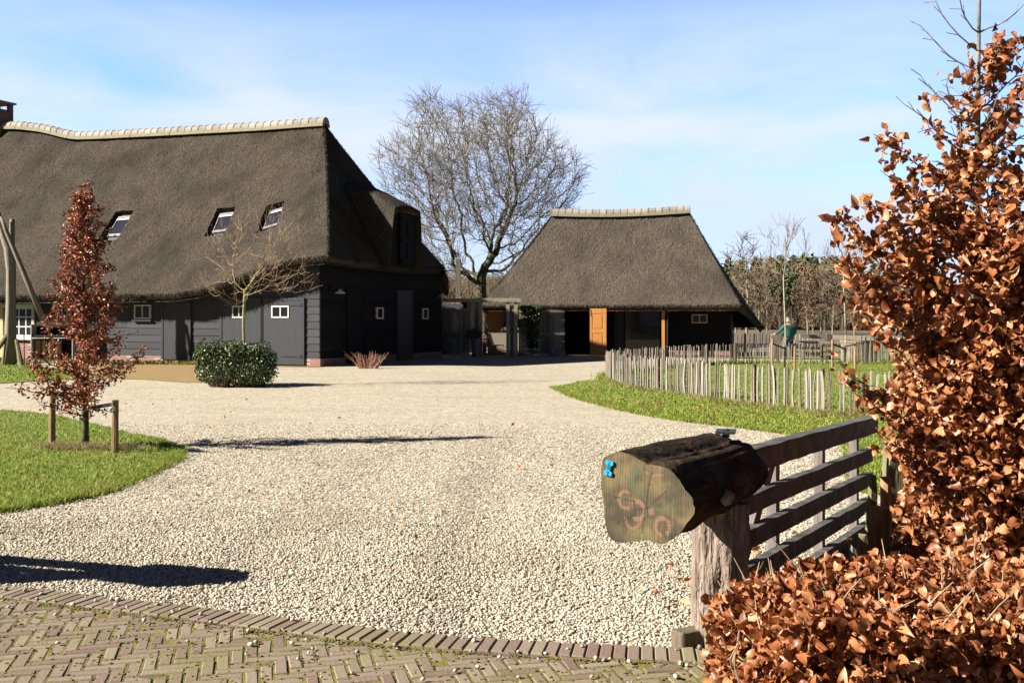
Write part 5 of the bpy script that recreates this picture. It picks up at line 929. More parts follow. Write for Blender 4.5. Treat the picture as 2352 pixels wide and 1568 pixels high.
# ---------------------------------------------------------------- chestnut paling fences
def paling(curve, name, label, pitch, z_off, wmin, wmax, hmean, posts_every, near_first=False):
    c = np.array(curve); sg = np.linalg.norm(np.diff(c, axis=0), axis=1); cum = np.concatenate([[0], np.cumsum(sg)]); T = thing(name, (c[0][0], c[0][1], 0), label, 'fence', 'paling fences of the enclosure'); ps = []; s_ = 0
    while s_ < cum[-1]:
        ps.append(s_); s_ += pitch*random.uniform(.55, 1.5)
    items = []
    for s_ in ps:
        x, y = np.interp(s_, cum, c[:, 0]), np.interp(s_, cum, c[:, 1]); x2, y2 = np.interp(s_+.05, cum, c[:, 0]), np.interp(s_+.05, cum, c[:, 1]); d = np.array([x2-x, y2-y, 0]); d /= np.linalg.norm(d)+1e-9; n_ = np.array([-d[1], d[0], 0])
        items.append((math.hypot(x, y), x, y, d, n_, s_))
    order = sorted(range(len(items)), key=lambda i: items[i][0] if near_first else 0); vis = [i for i in order if abs(items[i][1]/items[i][2]) < .505]; indiv = set(vis[:98]); rest = MB()
    for i, (ds, x, y, d, n_, s_) in enumerate(items):
        m = MB() if i in indiv else rest; w = random.uniform(wmin, wmax); h = hmean+random.gauss(0, .025); b = np.array([x, y, -.05])+n_*random.gauss(0, .012); ln_ = d*random.gauss(0, .018)+n_*random.gauss(0, .012); bow = d*random.gauss(0, .018); th = w*random.uniform(.4, .7); rows_ = []; tip = random.random()
        for t_ in (0, .25, .5, .75, .95, 1.0):
            cx_ = b+z3*(h+.05)*t_+ln_*t_+bow*math.sin(t_*math.pi); f_ = 1-.08*t_ if t_ < .99 else (.35 if tip > .25 else .8); rz = random.gauss(0, .05)
            rows_.append([cx_+(d*math.cos(rz)+n_*math.sin(rz))*w*.5*f_*a_+n_*th*.5*f_*b_ for a_, b_ in ((-1, -.6), (0, -1), (1, -.5), (.8, 1), (-.8, 1), (-1, -.6))])
        rows_ = np.array(rows_); rv = random.random(); m.grid(rows_, a=rv); m.add(rows_[-1, :5], [[0, 1, 2, 3, 4]], rv)
        if i in indiv: m.build('pale', M['pale'], T)
    if rest.n: rest.build('pales', M['pale'], T, kind='stuff')
    wm = MB()
    for zf in (.30, .72):
        pts = [np.array([q[1], q[2], hmean*zf+random.gauss(0, .006)])+q[4]*(.028 if i % 2 else -.028) for i, q in enumerate(items)]; wm.tube(pts, .0028, 4, cap=False)
    wm.build('wire', M['wire'], T); s_ = posts_every*.4
    while s_ < cum[-1]:
        x, y = np.interp(s_, cum, c[:, 0]), np.interp(s_, cum, c[:, 1]); m = MB(); m.tube([(x+.01, y+.07, 0), (x, y+.07, .5), (x+.01, y+.07, hmean+.02)], [.048, .047, .045], 8, wob=.05); m.build('post', M['fencepost'], T); s_ += posts_every
    return T
paling(fbase, 'paling_fence', 'curved fence of split grey pales on the grass, nearest the gate', .092, 0, .028, .052, .80, 2.0, True)
paling(bk, 'paling_fence', 'rear run of the paling fence, beyond the enclosure lawn and before the shed', .125, 0, .030, .05, .74, 1.6)
far = crv([(9.8, 47), (11.5, 46.2), (13.2, 45)]); paling(far, 'paling_fence', 'short dark paling fence behind the man in the teal jacket', .12, 0, .03, .05, 1.0, 1.7)
far2 = crv([(13.0, 38.8), (14.2, 38.9), (17, 39.2)]); paling(far2, 'paling_fence', 'paling fence to the right of the round concrete well', .14, 0, .04, .06, 1.05, 1.8)
# ---------------------------------------------------------------- round concrete well, far rail gate
wc = P(1968, 832, 40.6); wc[2] = 0; m = MB(); m.tube_z(wc, [(.60, 0), (.60, .74), (.63, .75), (.63, .84), (.56, .84), (.56, .6)], 32); m.build('well_ring', M['concrete'], label='squat round concrete well ring beyond the rear paling fence', cat='well', smooth=False)
rg = thing('rail_gate', P(1900, 830, 43)*[1, 1, 0], 'grey horizontal rail gate behind the enclosure, right of the man', 'gate')
m = MB(); y = 43.0; p0 = P(1838, 772, y); p1 = P(1905, 774, y); p2 = P(2090, 779, 41.6); m.bar(p0, p1, .06, .15); m.bar(p1+[0, 0, .01], p2, .07, .17); m.build('top_rail', M['oak'], rg)
for k in range(1, 4):
    m = MB(); m.bar(p0-z3*.24*k+[-.2, 0, 0], P(2000, 774, 42.4)-z3*.24*k, .03, .11); m.build('rail', M['oak'], rg)
m = MB(); q = P(1903, 830, 43); q[2] = 0; m.box(q-[.1, .1, 0], (.2, 0, 0), (0, .2, 0), (0, 0, 1.05)); m.build('post', M['fencepost'], rg)
m = MB(); q = P(1781, 830, 43.4); q[2] = 0; m.box(q-[.2, .1, 0], (.42, 0, 0), (0, .12, 0), (0, 0, 1.02)); m.build('panel_post', M['oak'], rg)
# ---------------------------------------------------------------- staked young trees in the enclosure
def staked(px, yb, Z, lab, slab, cxp, spread, ytop):
    b = np.array([(px-CX)*Z/F, Z, 0]); zt = EYE-(647-HY)*Z/F if px < 1900 else EYE-(650-HY)*Z/F; ztop = EYE-(ytop-HY)*Z/F
    att = np.concatenate([ell(170, (b[0], Z, (zt+ztop)/2+.25), (spread, spread*.9, (ztop-zt)/2), .15), ell(40, (b[0], Z, zt+.4), (spread*1.15, spread, .35), .2)])
    tk = [(b[0]+.03*math.sin(z*1.5), Z, z) for z in np.arange(0, zt+.1, .18)]
    make_tree('staked_tree', lab, 'tree', b, att, tk, .16, 1.4, .26,   .006, .022, 'stakebark', 'twigtan', 'staked trees in the enclosure', tw=170, twl=.5, rmax=.055, up=.8, jit=.1, bias=(0, 0, .25))
    for i, dx in enumerate((-.42, .30)):
        g_ = b+[dx, -.1, 0]; m = MB(); m.tube([g_, g_+[0, 0, .45], g_+[.01, 0, 1.02-.05*i]], [.04, .038, .037], 9, wob=.02); o = m.build('tree_stake', M['redstake'], label=slab[i], cat='stake', group='stakes in the enclosure', at=g_)
        m = MB(); m.bar(g_+[0, -.05, .88], b+[0, -.05, .72 if i == 0 else .80], .01, .05); m.build('strap', M['strap'], o)
staked(1802, 855, 33.5, 'slim bare tree with upswept branches standing in front of the man', ('reddish stake left of the tree in front of the man', 'reddish stake right of the tree in front of the man'), 1800, .95, 525)
staked(1940, 855, 33.0, 'slim bare tree between the man and the copper beech, its top half hidden by leaves', ('reddish stake left of the tree by the concrete well', 'reddish stake right of the tree by the concrete well'), 1940, .85, 560)
# ---------------------------------------------------------------- man in a teal jacket, seen from behind
def skinned(name, mat, joints, edges, parent, lab=None, sub=2):
    me = bpy.data.meshes.new(name); org = np.array(parent.location); me.from_pydata([tuple(np.array(j[0])-0*org) for j in joints], edges, []); me.materials.append(mat); o = bpy.data.objects.new(name, me); S.collection.objects.link(o); o.parent = parent
    mdf = o.modifiers.new('skin', 'SKIN'); mdf.use_smooth_shade = True
    lay = me.skin_vertices[0].data if me.skin_vertices else None
    if lay is None:
        bm = bmesh.new(); bm.from_mesh(me); bm.verts.layers.skin.verify(); bm.to_mesh(me); bm.free(); lay = me.skin_vertices[0].data
    for i, j in enumerate(joints): lay[i].radius = j[1] if isinstance(j[1], tuple) else (j[1], j[1])
    lay[0].use_root = True; s_ = o.modifiers.new('sub', 'SUBSURF'); s_.levels = sub; s_.render_levels = sub
    if lab: o['label'] = lab
    return o
mp_ = P(1812, 825, 42.6); mp_[2] = 0; man = thing('person', mp_, 'grey haired man in teal jacket and navy trousers, seen from behind at the fence', 'person'); man.rotation_euler = (0, 0, R(12))
# local frame: x right, y away, z up
body = [((0, 0, .95), (.15, .11)), ((0, 0, 1.15), (.15, .11)), ((0, .0, 1.38), (.18, .11)), ((0, .02, 1.49), .06), ((0, .05, 1.57), (.075, .085)), ((0, .06, 1.66), (.07, .085)),
        ((-.20, 0, 1.42), .055), ((-.32, .10, 1.18), .045), ((-.46, .30, 1.04), .036), ((-.52, .36, 1.03), .03), ((.21, 0, 1.41), .055), ((.28, .04, 1.16), .045), ((.26, .18, .98), .036), ((.25, .24, .95), .03),
        ((-.10, 0, .88), .085), ((-.11, .02, .48), .058), ((-.12, 0, .08), .042), ((-.12, .12, .04), .035), ((.10, 0, .88), .085), ((.12, .0, .48), .058), ((.13, -.03, .08), .042), ((.13, .09, .04), .035)]
be = [(0, 1), (1, 2), (2, 3), (3, 4), (4, 5), (2, 6), (6, 7), (7, 8), (8, 9), (2, 10), (10, 11), (11, 12), (12, 13), (0, 14), (14, 15), (15, 16), (16, 17), (0, 18), (18, 19), (19, 20), (20, 21)]
skinned('body', M['skin'], body, be, man)
jk = [((0, 0, .84), (.235, .16)), ((0, -.01, 1.02), (.235, .165)), ((0, -.01, 1.22), (.225, .16)), ((0, 0, 1.38), (.20, .13)), ((0, .03, 1.48), (.10, .10)), ((-.22, 0, 1.36), .085), ((-.34, .10, 1.16), .075), ((-.46, .27, 1.05), .058), ((.23, 0, 1.36), .085), ((.30, .04, 1.14), .078), ((.28, .17, .98), .06)]
skinned('jacket', M['jacket'], jk, [(0, 1), (1, 2), (2, 3), (3, 4), (3, 5), (5, 6), (6, 7), (3, 8), (8, 9), (9, 10)], man, 'thick teal jacket')
tr_ = [((0, 0, .92), (.16, .12)), ((-.10, 0, .80), (.10, .10)), ((-.11, .02, .48), .085), ((-.12, 0, .10), .072), ((.10, 0, .80), (.10, .10)), ((.12, 0, .48), .085), ((.13, -.03, .10), .072)]
skinned('trousers', M['trouser'], tr_, [(0, 1), (1, 2), (2, 3), (0, 4), (4, 5), (5, 6)], man)
skinned('hair', M['hair'], [((0, .02, 1.64), (.082, .09)), ((0, .045, 1.70), (.078, .085)), ((0, .02, 1.58), (.072, .06))], [(0, 1), (0, 2)], man)
skinned('face', M['skin'], [((0, .135, 1.63), .012), ((0, .15, 1.60), .016), ((0, .13, 1.585), .01)], [(0, 1), (1, 2)], man)
for sx_ in (-1, 1): skinned('ear', M['skin'], [((sx_*.083, .05, 1.62), .014), ((sx_*.088, .045, 1.645), .012)], [(0, 1)], man, sub=1)
for bx_, by_ in ((-.12, .05), (.13, .02)): skinned('shoe', M['iron'], [((bx_, by_-.06, .045), .045), ((bx_, by_+.06, .04), .045), ((bx_, by_+.15, .03), .03)], [(0, 1), (1, 2)], man)
hand = []; he = []
for hx_, hy_, hz_ in ((-.52, .36, 1.03), (.25, .24, .95)):
    b0 = len(hand); hand += [((hx_, hy_, hz_), .028), ((hx_-.01, hy_+.05, hz_-.005), .034)]; he.append((b0, b0+1))
    for f_ in range(4): i = len(hand); fx = hx_-.03+f_*.019; l_ = (.07, .08, .075, .06)[f_]; hand += [((fx, hy_+.085, hz_-.01), .009), ((fx, hy_+.05+l_, hz_-.03), .008)]; he += [(b0+1, i), (i, i+1)]
    i = len(hand); sgn = 1 if hx_ < 0 else -1; hand += [((hx_+sgn*.035, hy_+.03, hz_-.005), .010), ((hx_+sgn*.05, hy_+.07, hz_-.02), .009)]; he += [(b0, i), (i, i+1)]
    skinned('hand', M['skin'], hand[b0:], [(a_-b0, b_-b0) for a_, b_ in he if a_ >= b0], man, sub=1)
# ---------------------------------------------------------------- arbour gate, boarded fences, what stands by them
ZA = 45.9
def bx3(m, x0, x1, y0, y1, Z, d, a=.5): p = P(x0, y1, Z); q = P(x1, y0, Z); m.box(p, (q[0]-p[0], 0, 0), (0, d, 0), (0, 0, q[2]-p[2]), a)
ar = thing('arbour', (P(1150, 822, ZA)[0], ZA, 0), 'pale wooden arbour frame over the passage between barn and shed', 'arbour')
m = MB(); bx3(m, 1013, 1197.5, 684, 693, ZA-.1, .14); m.build('beam', M['beam'], ar, bevel=.008)
for (x0, x1, y1) in ((1080, 1088.5, 800), (1098.5, 1107, 822), (1163, 1171, 822), (1181.5, 1190, 822.5)):
    m = MB(); bx3(m, x0, x1, 693.3, y1, ZA-.06, .14); m.build('post', M['beam'], ar, bevel=.006)
m = MB(); bx3(m, 1171.2, 1181.3, 709, 715.5, ZA-.03, .08); bx3(m, 1171.2, 1181.3, 766, 770, ZA-.03, .08); bx3(m, 1088.7, 1098.3, 707, 713, ZA-.03, .08); m.build('cross_bar', M['oak'], ar)
def bfence(x0, x1, yt, lab, Z, bow=0, mids=()):
    T = thing('boarded_fence', (P((x0+x1)/2, 822, Z)[0], Z, 0), lab, 'fence', 'boarded fences beside the arbour'); m = MB(); n = int((x1-x0)/4.8); zt = EYE-(yt+6-HY)*Z/F
    for i in range(n):
        xa = x0+(x1-x0)*i/n; xb = x0+(x1-x0)*(i+1)/n-.25; bw = bow*math.sin(math.pi*i/n); p = P(xa, 822, Z)[0]; q = P(xb, 822, Z)[0]; m.box((p, Z-bw, .06), (q-p, 0, 0), (0, .03, 0), (0, 0, zt-.06), random.random())
    m.build('boards', M['oak'], T); m = MB(); N_ = 12
    pts = [np.array([P(x0+(x1-x0)*i/N_, 822, Z)[0], Z-bow*math.sin(math.pi*i/N_)-.03, 0]) for i in range(N_+1)]
    for a_, b_ in zip(pts[:-1], pts[1:]): m.bar(a_+z3*(zt+.04), b_+z3*(zt+.04), .14, .12)
    m.build('cap_rail', M['oak'], T); m = MB()
    for a_, b_ in zip(pts[:-1], pts[1:]): m.bar(a_+z3*.98-[0, .02, 0], b_+z3*.98-[0, .02, 0], .05, .10)
    m.build('rail', M['oak'], T)
    for x in mids: m = MB(); bx3(m, x, x+5.5, yt+6, 821, Z-.12, .1); m.build('post', M['oak'], T)
    return T
bfence(1012, 1079, 708, 'grey boarded fence bowed outwards between the barn and the arbour', 46.0, .18)
bfence(1190.5, 1298, 710, 'grey boarded fence with ivy between the arbour and the shed doorway', 46.3, .05, (1216, 1240, 1262))
m = MB(); bx3(m, 1088.6, 1098.4, 714, 818, ZA+.1, .03); m.build('infill_board', M['oak'], ar)
m = MB(); bx3(m, 1171.3, 1181.3, 718, 818, ZA+.1, .03); m.build('infill_board', M['oak'], ar)
# ivy on the fence
iv = thing('ivy', (P(1222, 822, 46.1)[0], 46.05, 0), 'dark ivy climbing the boarded fence right of the arbour', 'climber'); n = 1500; x = rng.normal(size=n)*.18+P(1222, 0, 46.0)[0]; z = rng.uniform(.35, 2.1, n); z2 = rng.uniform(2.0, 2.25, 700); x2 = rng.uniform(P(1196, 0, 46.0)[0], P(1246, 0, 46.0)[0], 700)
m = MB(); leafset(m, np.concatenate([np.stack([x, 46.08+rng.normal(size=n)*.05, z], 1), np.stack([x2, 46.1+rng.normal(size=700)*.08, z2], 1)]), .075, .8, .5, .3, 4); m.build('foliage', M['ivy'], iv); m = MB(); bx_ = P(1224, 0, 46.0)[0]; m.tube([(bx_, 46.12, 0), (bx_-.05, 46.12, .8), (bx_+.03, 46.12, 1.5), (bx_-.1, 46.12, 2.1)], .015, 6); m.build('stem', M['fencepost'], iv)
# tall pointed post
m = MB(); bx3(m, 1046, 1057.5, 592, 700, 48.0, .2); p = P(1046, 592, 48.0); q = P(1057.5, 592, 48.0); w_ = q[0]-p[0]; V = [p, q, q+[0, .2, 0], p+[0, .2, 0], (p+q)/2+[0, .1, .17]]; m.add(V, [[0, 1, 4], [1, 2, 4], [2, 3, 4], [3, 0, 4]]); m.box(P(1046, 822, 48.0)+[0, .001, 0], (w_, 0, 0), (0, .198, 0), (0, 0, P(0, 700, 48.0)[2])); m.build('tall_post', M['oak'], label='tall square grey post with a pointed top rising behind the boarded fence', cat='post')
# planter with reddish stems on the fence top
pl_ = thing('roof_planter', P(1035, 706, 47.1), 'shallow planter of reddish stems behind the top of the bowed fence', 'planter'); m = MB(); bx3(m, 1014, 1062, 697, 706, 47.1, .8); m.build('box', M['zinc'], pl_); m = MB()
for k in range(70): b = P(random.uniform(1016, 1060), 699, 47.1)+[0, random.uniform(.1, .7), 0]; m.tube([b, b+[random.gauss(0, .04), 0, .15], b+[random.gauss(0, .08), 0, random.uniform(.2, .38)]], [.008, .006, .004], 4)
m.build('stems', M['redtwig'], pl_)
# settle bench seen through the passage
bn = thing('settle_bench', (P(1140, 812, 48.2)[0], 48.2, 0), 'solid wooden settle bench seen through the arbour passage', 'bench'); Zb = 48.2
def q2(x, y, dz=0): return P(x, y, Zb)
side = [(1119.5, 766), (1123, 766), (1132.5, 796), (1157, 795), (1157, 815), (1119.5, 815)]
for i, dy in enumerate((0, 1.5)):
    m = MB(); V = [q2(x, y)+[0, dy, 0] for x, y in side]+[q2(x, y)+[0, dy+.05, 0] for x, y in side]; n_ = len(side); m.add(V, [list(range(n_))[::-1], [n_+i_ for i_ in range(n_)]]+[[i_, (i_+1) % n_, n_+(i_+1) % n_, n_+i_] for i_ in range(n_)]); m.build('side_panel', M['benchwood'], bn)
m = MB(); a_, b_ = q2(1123.5, 767), q2(1132.5, 795)
for k in range(8): s0 = a_+(b_-a_)*k/8; s1 = a_+(b_-a_)*(k+.88)/8; m.box(s0+[0, .05, 0], s1-s0, (0, 1.45, 0), (.03, 0, .01))
m.build('backrest', M['benchslat'], bn); m = MB(); s0 = q2(1132.5, 796.5); m.box(s0+[0, .05, 0], q2(1157, 796.5)-s0, (0, 1.45, 0), (0, 0, .04)); m.build('seat', M['benchslat'], bn); m = MB(); s0 = q2(1155, 815); m.box(s0+[0, .05, 0], (.04, 0, 0), (0, 1.45, 0), (0, 0, .36)); m.build('front_panel', M['benchwood'], bn)
fl = MB(); p = P(1095, 818, 47.4); p[2] = 0; fl.box(p, (2.2, 0, 0), (0, 3.2, 0), (0, 0, .05)); fl.build('deck', M['oak'], label='pale wooden deck under the settle bench and the logs', cat='deck')
for k in range(11):
    c = P(1113.3, 813-k*4.3, 48.1); c[2] = .085+k*.082; m = MB(); m.tube([c+[-.10, 0, 0], c+[.09+random.uniform(-.02, .02), .02, 0]], [.042, .040], 7, a=random.random(), wob=.12); m.tube([c+[-.10, .09, .01], c+[.07, .09, .01]], [.035, .034], 7, a=random.random(), wob=.12); 
    m.build('firewood_log', M['logwood'], label='split log in the stack left of the settle bench, '+('bottom', 'second from bottom', 'third from bottom', 'fourth from bottom', 'fifth from bottom', 'middle one', 'fifth from top', 'fourth from top', 'third from top', 'second from top', 'topmost')[k], cat='log', group='firewood beside the bench')
# zinc tub with clipped bush, chair, bucket
tb_ = thing('plant_tub', P(1094, 824, 45.4)*[1, 1, 0], 'grey zinc tub with a dark clipped bush left of the arbour passage', 'planter'); m = MB(); c = P(1094, 824, 45.3); c[2] = 0; m.tube_z(c, [(.19, 0), (.26, .78), (.275, .80), (.24, .80), (.23, .7)], 18); m.build('tub', M['zinc'], tb_, smooth=False)
m = MB(); v = rng.normal(size=(2600, 3)); v /= np.linalg.norm(v, axis=1)[:, None]; v *= rng.uniform(.7, 1, 2600)[:, None]; leafset(m, v*[.38, .34, .24]+c+[-.12, 0, .98], .045, .6, .4, 0, 4); m.build('bush', M['holly'], tb_)
cr0 = thing('lounge_chair', P(1045, 822, 45.5)*[1, 1, 0], 'slatted wooden garden chair leaning in the shade before the bowed fence', 'chair')
for i, x in enumerate((1026, 1044)): m = MB(); m.bar(P(x, 767, 45.6), P(x+9, 790, 45.4), .03, .16); m.build('back_slat', M['oak'], cr0)
m = MB(); m.bar(P(1032, 792, 45.3), P(1060, 797, 45.2), .3, .04); m.build('seat', M['oak'], cr0)
for x in (1034, 1056): m = MB(); m.bar(P(x, 794, 45.2), P(x+2, 821, 45.2), .04, .05); m.build('leg', M['oak'], cr0)
bk_ = thing('bucket', P(1268, 821, 45.7)*[1, 1, 0], 'small grey metal bucket at the foot of the fence beside the dark doorway', 'bucket'); m = MB(); c = P(1268, 821, 45.7); c[2] = 0; m.tube_z(c, [(.16, 0), (.19, .40), (.2, .41), (.17, .41), (.16, .3)], 16); m.build('pail', M['zinc'], bk_); m = MB(); m.tube([c+[-.18, 0, .4], c+[-.08, 0, .5], c+[.08, 0, .52], c+[.18, 0, .42]], .008, 5); m.build('handle', M['wire'], bk_)
for o_ in list(S.collection.objects):                     # moved back so the sun clears the barn roof onto the arbour beam
    if o_.parent is None and o_.name.split('.')[0] in ('arbour', 'boarded_fence', 'infill_board', 'ivy', 'tall_post', 'roof_planter', 'settle_bench', 'deck', 'firewood_log', 'plant_tub', 'lounge_chair', 'bucket'): o_.location.y += 1.0; o_.location.x *= 1.02
# low red-twigged shrub at the gable
tw_ = thing('twig_shrub', G(845, 846), 'small leafless red brown twig shrub at the foot of the barn gable', 'shrub'); m = MB(); g0 = G(845, 846)
for k in range(90): a_ = random.uniform(-1, 1); b = g0+[a_*.30+random.gauss(0, .05), random.gauss(0, .12), 0]; d = np.array([a_*.75+random.gauss(0, .16), random.gauss(0, .2), 1.0]); l_ = random.uniform(.30, .60); m.tube([b, b+d*l_*.5, b+d*l_+[random.gauss(0, .05), 0, 0]], [.008, .006, .003], 4)
m.build('stems', M['redtwig'], tw_)
# ---------------------------------------------------------------- forked well-sweep post, pot rack
Zw = 37.4
ws = thing('well_sweep', (P(30, 842, Zw)[0], Zw, 0), 'tall forked trunk carrying a long slanting pole at the left edge, an old well sweep', 'well sweep')
m = MB(); m.tube([P(22, 842, Zw), P(24, 780, Zw), P(26, 700, Zw), P(26, 620, Zw), P(22, 570, Zw), P(10, 545, Zw), P(0, 510, Zw), P(-4, 488, Zw)], [.26, .20, .17, .17, .19, .13, .10, .08], 12, wob=.07); m.tube([P(24, 575, Zw), P(27, 540, Zw), P(28, 503, Zw)], [.13, .10, .08], 10, wob=.06); m.build('forked_trunk', M['oak'], ws, smooth=True)
m = MB(); m.tube([P(2, 498, Zw-.2), P(14, 530, Zw-.22), P(60, 640, Zw-.25), P(102, 742, Zw-.3)], [.05, .075, .085, .10], 10, wob=.04); m.build('sweep_pole', M['oak'], ws, smooth=True)
m = MB(); m.tube([P(50, 842, Zw-.5), P(38, 780, Zw-.1)], [.09, .07], 8, wob=.05); m.tube([P(-25, 830, Zw-.3), P(18, 768, Zw-.1)], [.07, .09], 8, wob=.05); m.build('brace', M['oakgreen'], ws)
m = MB(); m.tube([P(56, 842, Zw-.6), P(55, 765, Zw-.5)], .018, 6); m.build('iron_rod', M['iron'], ws)
rk = thing('pot_rack', (P(116, 828, 40.0)[0], 40.0, 0), 'black open rack with scalloped shelf edges holding clay jars against the barn', 'rack'); Zk = 40.1
def rp(x, y, d=0): q = P(x, y, Zk); return q+np.array([0, d, 0])
m = MB(); bx3(m, 72, 165, 747, 828, Zk+.45, .04); m.build('back_panel', M['boarddark'], rk)
m = MB()
for y in (747, 771, 824): bx3(m, 72, 165, y-2.0, y+2, Zk, .45)
m.build('shelf', M['board'], rk)
for y in (775, 827):
    m = MB(); n = 14
    for i in range(n): xa = 72+93*i/n; c = rp(xa+93/n/2, y, -.02); rr = 93/n/2*Zk/F; ang = np.linspace(math.pi, 2*math.pi, 9); V = [c+[rr*math.cos(a_), 0, rr*.8*math.sin(a_)] for a_ in ang]; V2 = [v_+np.array([0, .015, 0]) for v_ in V]; m.add(V+V2, [list(range(9))[::-1], [9+j for j in range(9)]]+[[j, j+1, 10+j, 9+j] for j in range(8)])
    m.build('scalloped_edge', M['white'], rk)
m = MB(); bx3(m, 70, 72, 745, 830, Zk-.02, .5); m.build('side_panel', M['white'], rk); m = MB(); bx3(m, 165, 167, 745, 830, Zk-.02, .5); m.build('side_panel', M['white'], rk)
for i, x in enumerate((83, 98, 113, 128)):
    c = rp(x, 822.5, .2); zb = c[2]; m = MB(); m.tube_z(c, [(.085, .0), (.09, .10), (.06, .13), (.10, .18), (.115, .24), (.115, .66), (.10, .72), (.085, .70)], 18); m.build('clay_jar', M['clay'], label='tall brown clay jar on the rack, '+('leftmost', 'second from the left', 'third from the left, beside the beech leaves', 'rightmost, behind the beech leaves')[i], cat='jar', group='clay jars on the rack', smooth=True)
# soil bed, terrace and lawn strip along the barn
def st(t, n): return (A+U*t+V_*n)
sheet('flower_bed', [st(4.8, -.06), st(5.2, -1.0), st(9, -1.6), st(13, -2.2), st(22, -2.4), st(22, -.06)], .012, M['soil'])
sheet('terrace', [st(-.3, -.06), st(-.25, -.5), st(1.3, -.75), st(3.0, -2.1), G(470, 878), G(430, 879), G(330, 872), G(225, 868), G(215, 856), st(9, -1.6), st(5.2, -1.0), st(4.8, -.06)], .009, M['terrace'])
sheet('lawn_strip', [G(-500, 872), G(0, 881), G(80, 876), G(150, 872), G(222, 868), G(215, 856), st(13, -2.2), st(22, -2.4), st(30, -3)], .016, M['turf'])
m = MB(); q = np.concatenate([along(np.array([st(5, -.5), st(13, -1.2), st(17, -1.4)]), 900, (0, 0), .35)]); q = np.column_stack([q, rng.uniform(.02, .10, len(q))]); leafset(m, q, .09, .6, 1, 0, 4); tag(m.build('fallen_leaves', M['fargold'], at=(-12, 40, 0)), 'dead leaves scattered over the bed at the foot of the barn', 'leaves', kind='stuff')
blades(along(np.array([st(5.2, -.4), st(8, -.7), st(13, -1.3), st(17, -1.6)]), 2600, (0, 0), .22), .05, .16, .02, M['grass'], 'bed_plants', .01, .6, 'low green weeds in the bed at the foot of the barn')
xy = scatter([st(13, -2.2), st(22, -2.4), G(-40, 883), G(80, 877), G(150, 873), G(222, 869), G(215, 857)], 24000); blades(xy, .03, .07, .03, M['grass'], 'strip_grass', .014, label='narrow strip of lawn between the gravel and the bed by the barn')
# grey gravel path behind the enclosure is part of the yard; heath field and the wood beyond
sheet('back_lawn', [(9.5, 44.8), (10.8, 43.6), (16, 42.2), (26, 42), (60, 56), (14, 56), (12, 49)], .004, M['turf'])
# ---------------------------------------------------------------- far wood and single trees before it
def fartree(name, lab, px, ybase, ytop, wpx, kind, i):
    Z = 4080/(ybase-HY); b = np.array([(px-CX)*Z/F, Z, -.03]); H = EYE-(ytop-HY)*Z/F; wd = wpx*Z/F/2
    if kind == 'pine':
        T = thing(name, b, lab, 'tree', 'pines of the far wood'); m = MB(); m.tube([b, b+[0, 0, H*.5], b+[.1, 0, H*.95]], [.2, .16, .05], 6); m.build('trunk', M['fartrunkdark'], T)
        n = 1000; lay = rng.integers(0, 9, n); zc_ = H*(.50+.055*lay); rr = wd*np.interp(lay, [0, 3, 8], [.85, 1, .35])*rng.uniform(.1, 1.1, n); a_ = rng.integers(0, 7, n)*.9+lay*1.3+rng.normal(size=n)*.25; pos = b+np.stack([rr*np.cos(a_), rr*np.sin(a_), zc_+rng.normal(size=n)*.25-rr*.12], 1)
        m = MB(); leafset(m, pos, .60, .55, .6, -.1, 3); m.build('crown', M['pineneedle'], T); return T
    att = ell(150, (b[0], Z, H*.62), (wd, wd, H*.36), .1); tk = [(b[0]+.25*math.sin(z*.45+i)*z/H*1.6, Z, z) for z in np.arange(0, H*.38, .5)]
    return make_tree(name, lab, 'tree', b, att, tk, .5, 4, .75, .03, .07, 'fartrunk', 'fartwig', 'bare trees before the far wood', tw=340, twl=1.1, rmax=.24, kt=6, jit=.22, up=.3, e=2.2, leaves=(260, .30, 'fargold', .35, {}) if kind == 'brown' else None)[0]
specs = [(1715, 768, 520, 95, 'bare', 'tall pale bare tree rising above the wood beside the shed roof'), (1742, 762, 610, 60, 'bare', 'thin bare tree right of the tallest bare one'), (1762, 764, 600, 62, 'bare', 'slim bare tree left of the man'), (1690, 764, 625, 55, 'bare', 'low bare tree closest to the shed roof edge'),
         (1856, 768, 600, 62, 'brown', 'tree keeping brown leaves just right of the man'), (1868, 766, 640, 40, 'brown', 'smaller brown leaved tree right of its twin'), (1886, 767, 612, 52, 'bare', 'dark stemmed bare tree left of the leaning one'), (1912, 769, 596, 62, 'bare', 'leaning pale bare tree before the wood'), (1962, 770, 615, 60, 'bare', 'bare tree right of the leaning one, behind the staked tree'), (2020, 766, 620, 70, 'bare', 'bare tree half hidden by the copper leaves'), (2060, 764, 630, 60, 'brown', 'brown tree hidden by the copper leaves')]
for i, (px, yb, yt, w, kd, lab) in enumerate(specs): fartree('bare_tree' if kd == 'bare' else 'brown_leaved_tree', lab, px, yb, yt, w, kd, i)
pn = [(1672, 598, 42), (1700, 596, 46), (1738, 592, 44), (1768, 590, 44), (1792, 588, 44), (1822, 590, 40), (1846, 584, 44), (1868, 588, 44), (1895, 592, 36), (1912, 586, 40), (1936, 594, 38), (1968, 600, 44), (2010, 604, 50), (2055, 606, 52)]
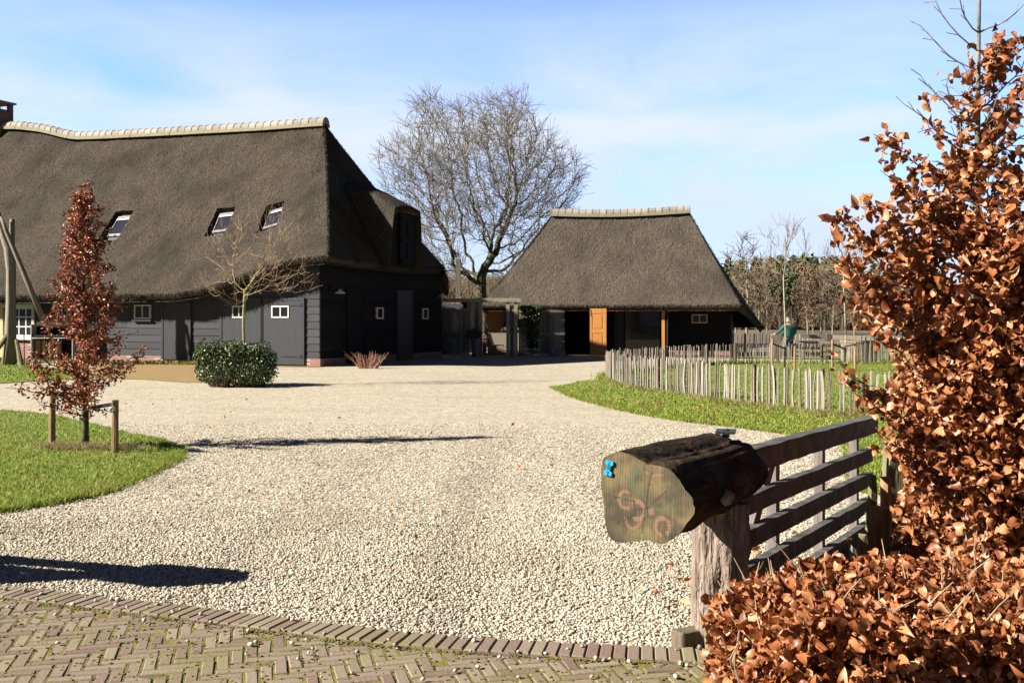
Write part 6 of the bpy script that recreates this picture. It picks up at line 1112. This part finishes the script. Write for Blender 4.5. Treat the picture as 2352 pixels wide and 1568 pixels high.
for i, (px, yt, w) in enumerate(pn): fartree('pine_tree', 'dark pine of the far wood, '+['leftmost', 'beside the leftmost', 'behind the tall bare tree', 'left of the man', 'above the man to the left', 'above the man', 'behind the brown leaved tree', 'right of the brown leaved tree', 'small one in the gap', 'behind the leaning bare tree', 'right of the leaning bare tree', 'behind the staked tree', 'behind the copper leaves', 'rightmost'][i], px, 757+(i % 3), yt, w, 'pine', i)
# undergrowth mass of the wood
def woodmass(x0, x1, Z, H, n, name, lab, depth=18):
    m = MB(); xs_ = rng.uniform((x0-CX)*Z/F, (x1-CX)*Z/F, n); y = Z+rng.uniform(0, depth, n); ln = rng.uniform(.5, 1, n)*H*np.interp(np.sin(xs_*.35)+np.sin(xs_*.13+1), [-2, 2], [.7, 1.05]); a = np.stack([xs_, y, np.full(n, -.05)], 1)
    d = np.stack([rng.normal(size=n)*.35, rng.normal(size=n)*.1, np.ones(n)], 1); z0 = rng.uniform(0, .75, n); p = a+np.stack([np.zeros(n), np.zeros(n), z0*H*.8], 1); e_ = p+d*ln[:, None]*.34; w = np.stack([rng.uniform(.03, .09, n), np.zeros(n), np.zeros(n)], 1)
    k = np.arange(n)*3; m.add(np.stack([p-w, p+w, e_], 1).reshape(-1, 3), np.stack([k, k+1, k+2], 1), np.repeat(rng.random(n), 3)); return tag(m.build(name, M['woodbrown']), lab, 'wood', kind='stuff')
woodmass(1560, 2420, 150, 8.2, 60000, 'far_wood', 'mass of bare undergrowth between the pines of the far wood, right'); woodmass(900, 1180, 120, 8.6, 20000, 'far_wood', 'mass of bare undergrowth behind the oak, between the two roofs')
m = MB(); n = 4700; xs_ = rng.uniform(25, 92, n); y = 166+rng.uniform(0, 6, n); pos = np.stack([xs_, y, rng.uniform(0, 5.6, n)**1.0], 1); leafset(m, pos, 1.2, .7, .4, 0, 3); tag(m.build('wood_interior', M['woodbrown']), 'dark evergreen depth of the far wood, right', 'wood', kind='stuff')
m = MB(); n = 1500; xs_ = rng.uniform(-16, 2, n); pos = np.stack([xs_, 140+rng.uniform(0, 6, n), rng.uniform(0, 5.0, n)], 1); leafset(m, pos, .8, .7, .4, 0, 3); tag(m.build('wood_interior', M['pineneedle']), 'dark evergreen depth of the far wood behind the oak', 'wood', kind='stuff')
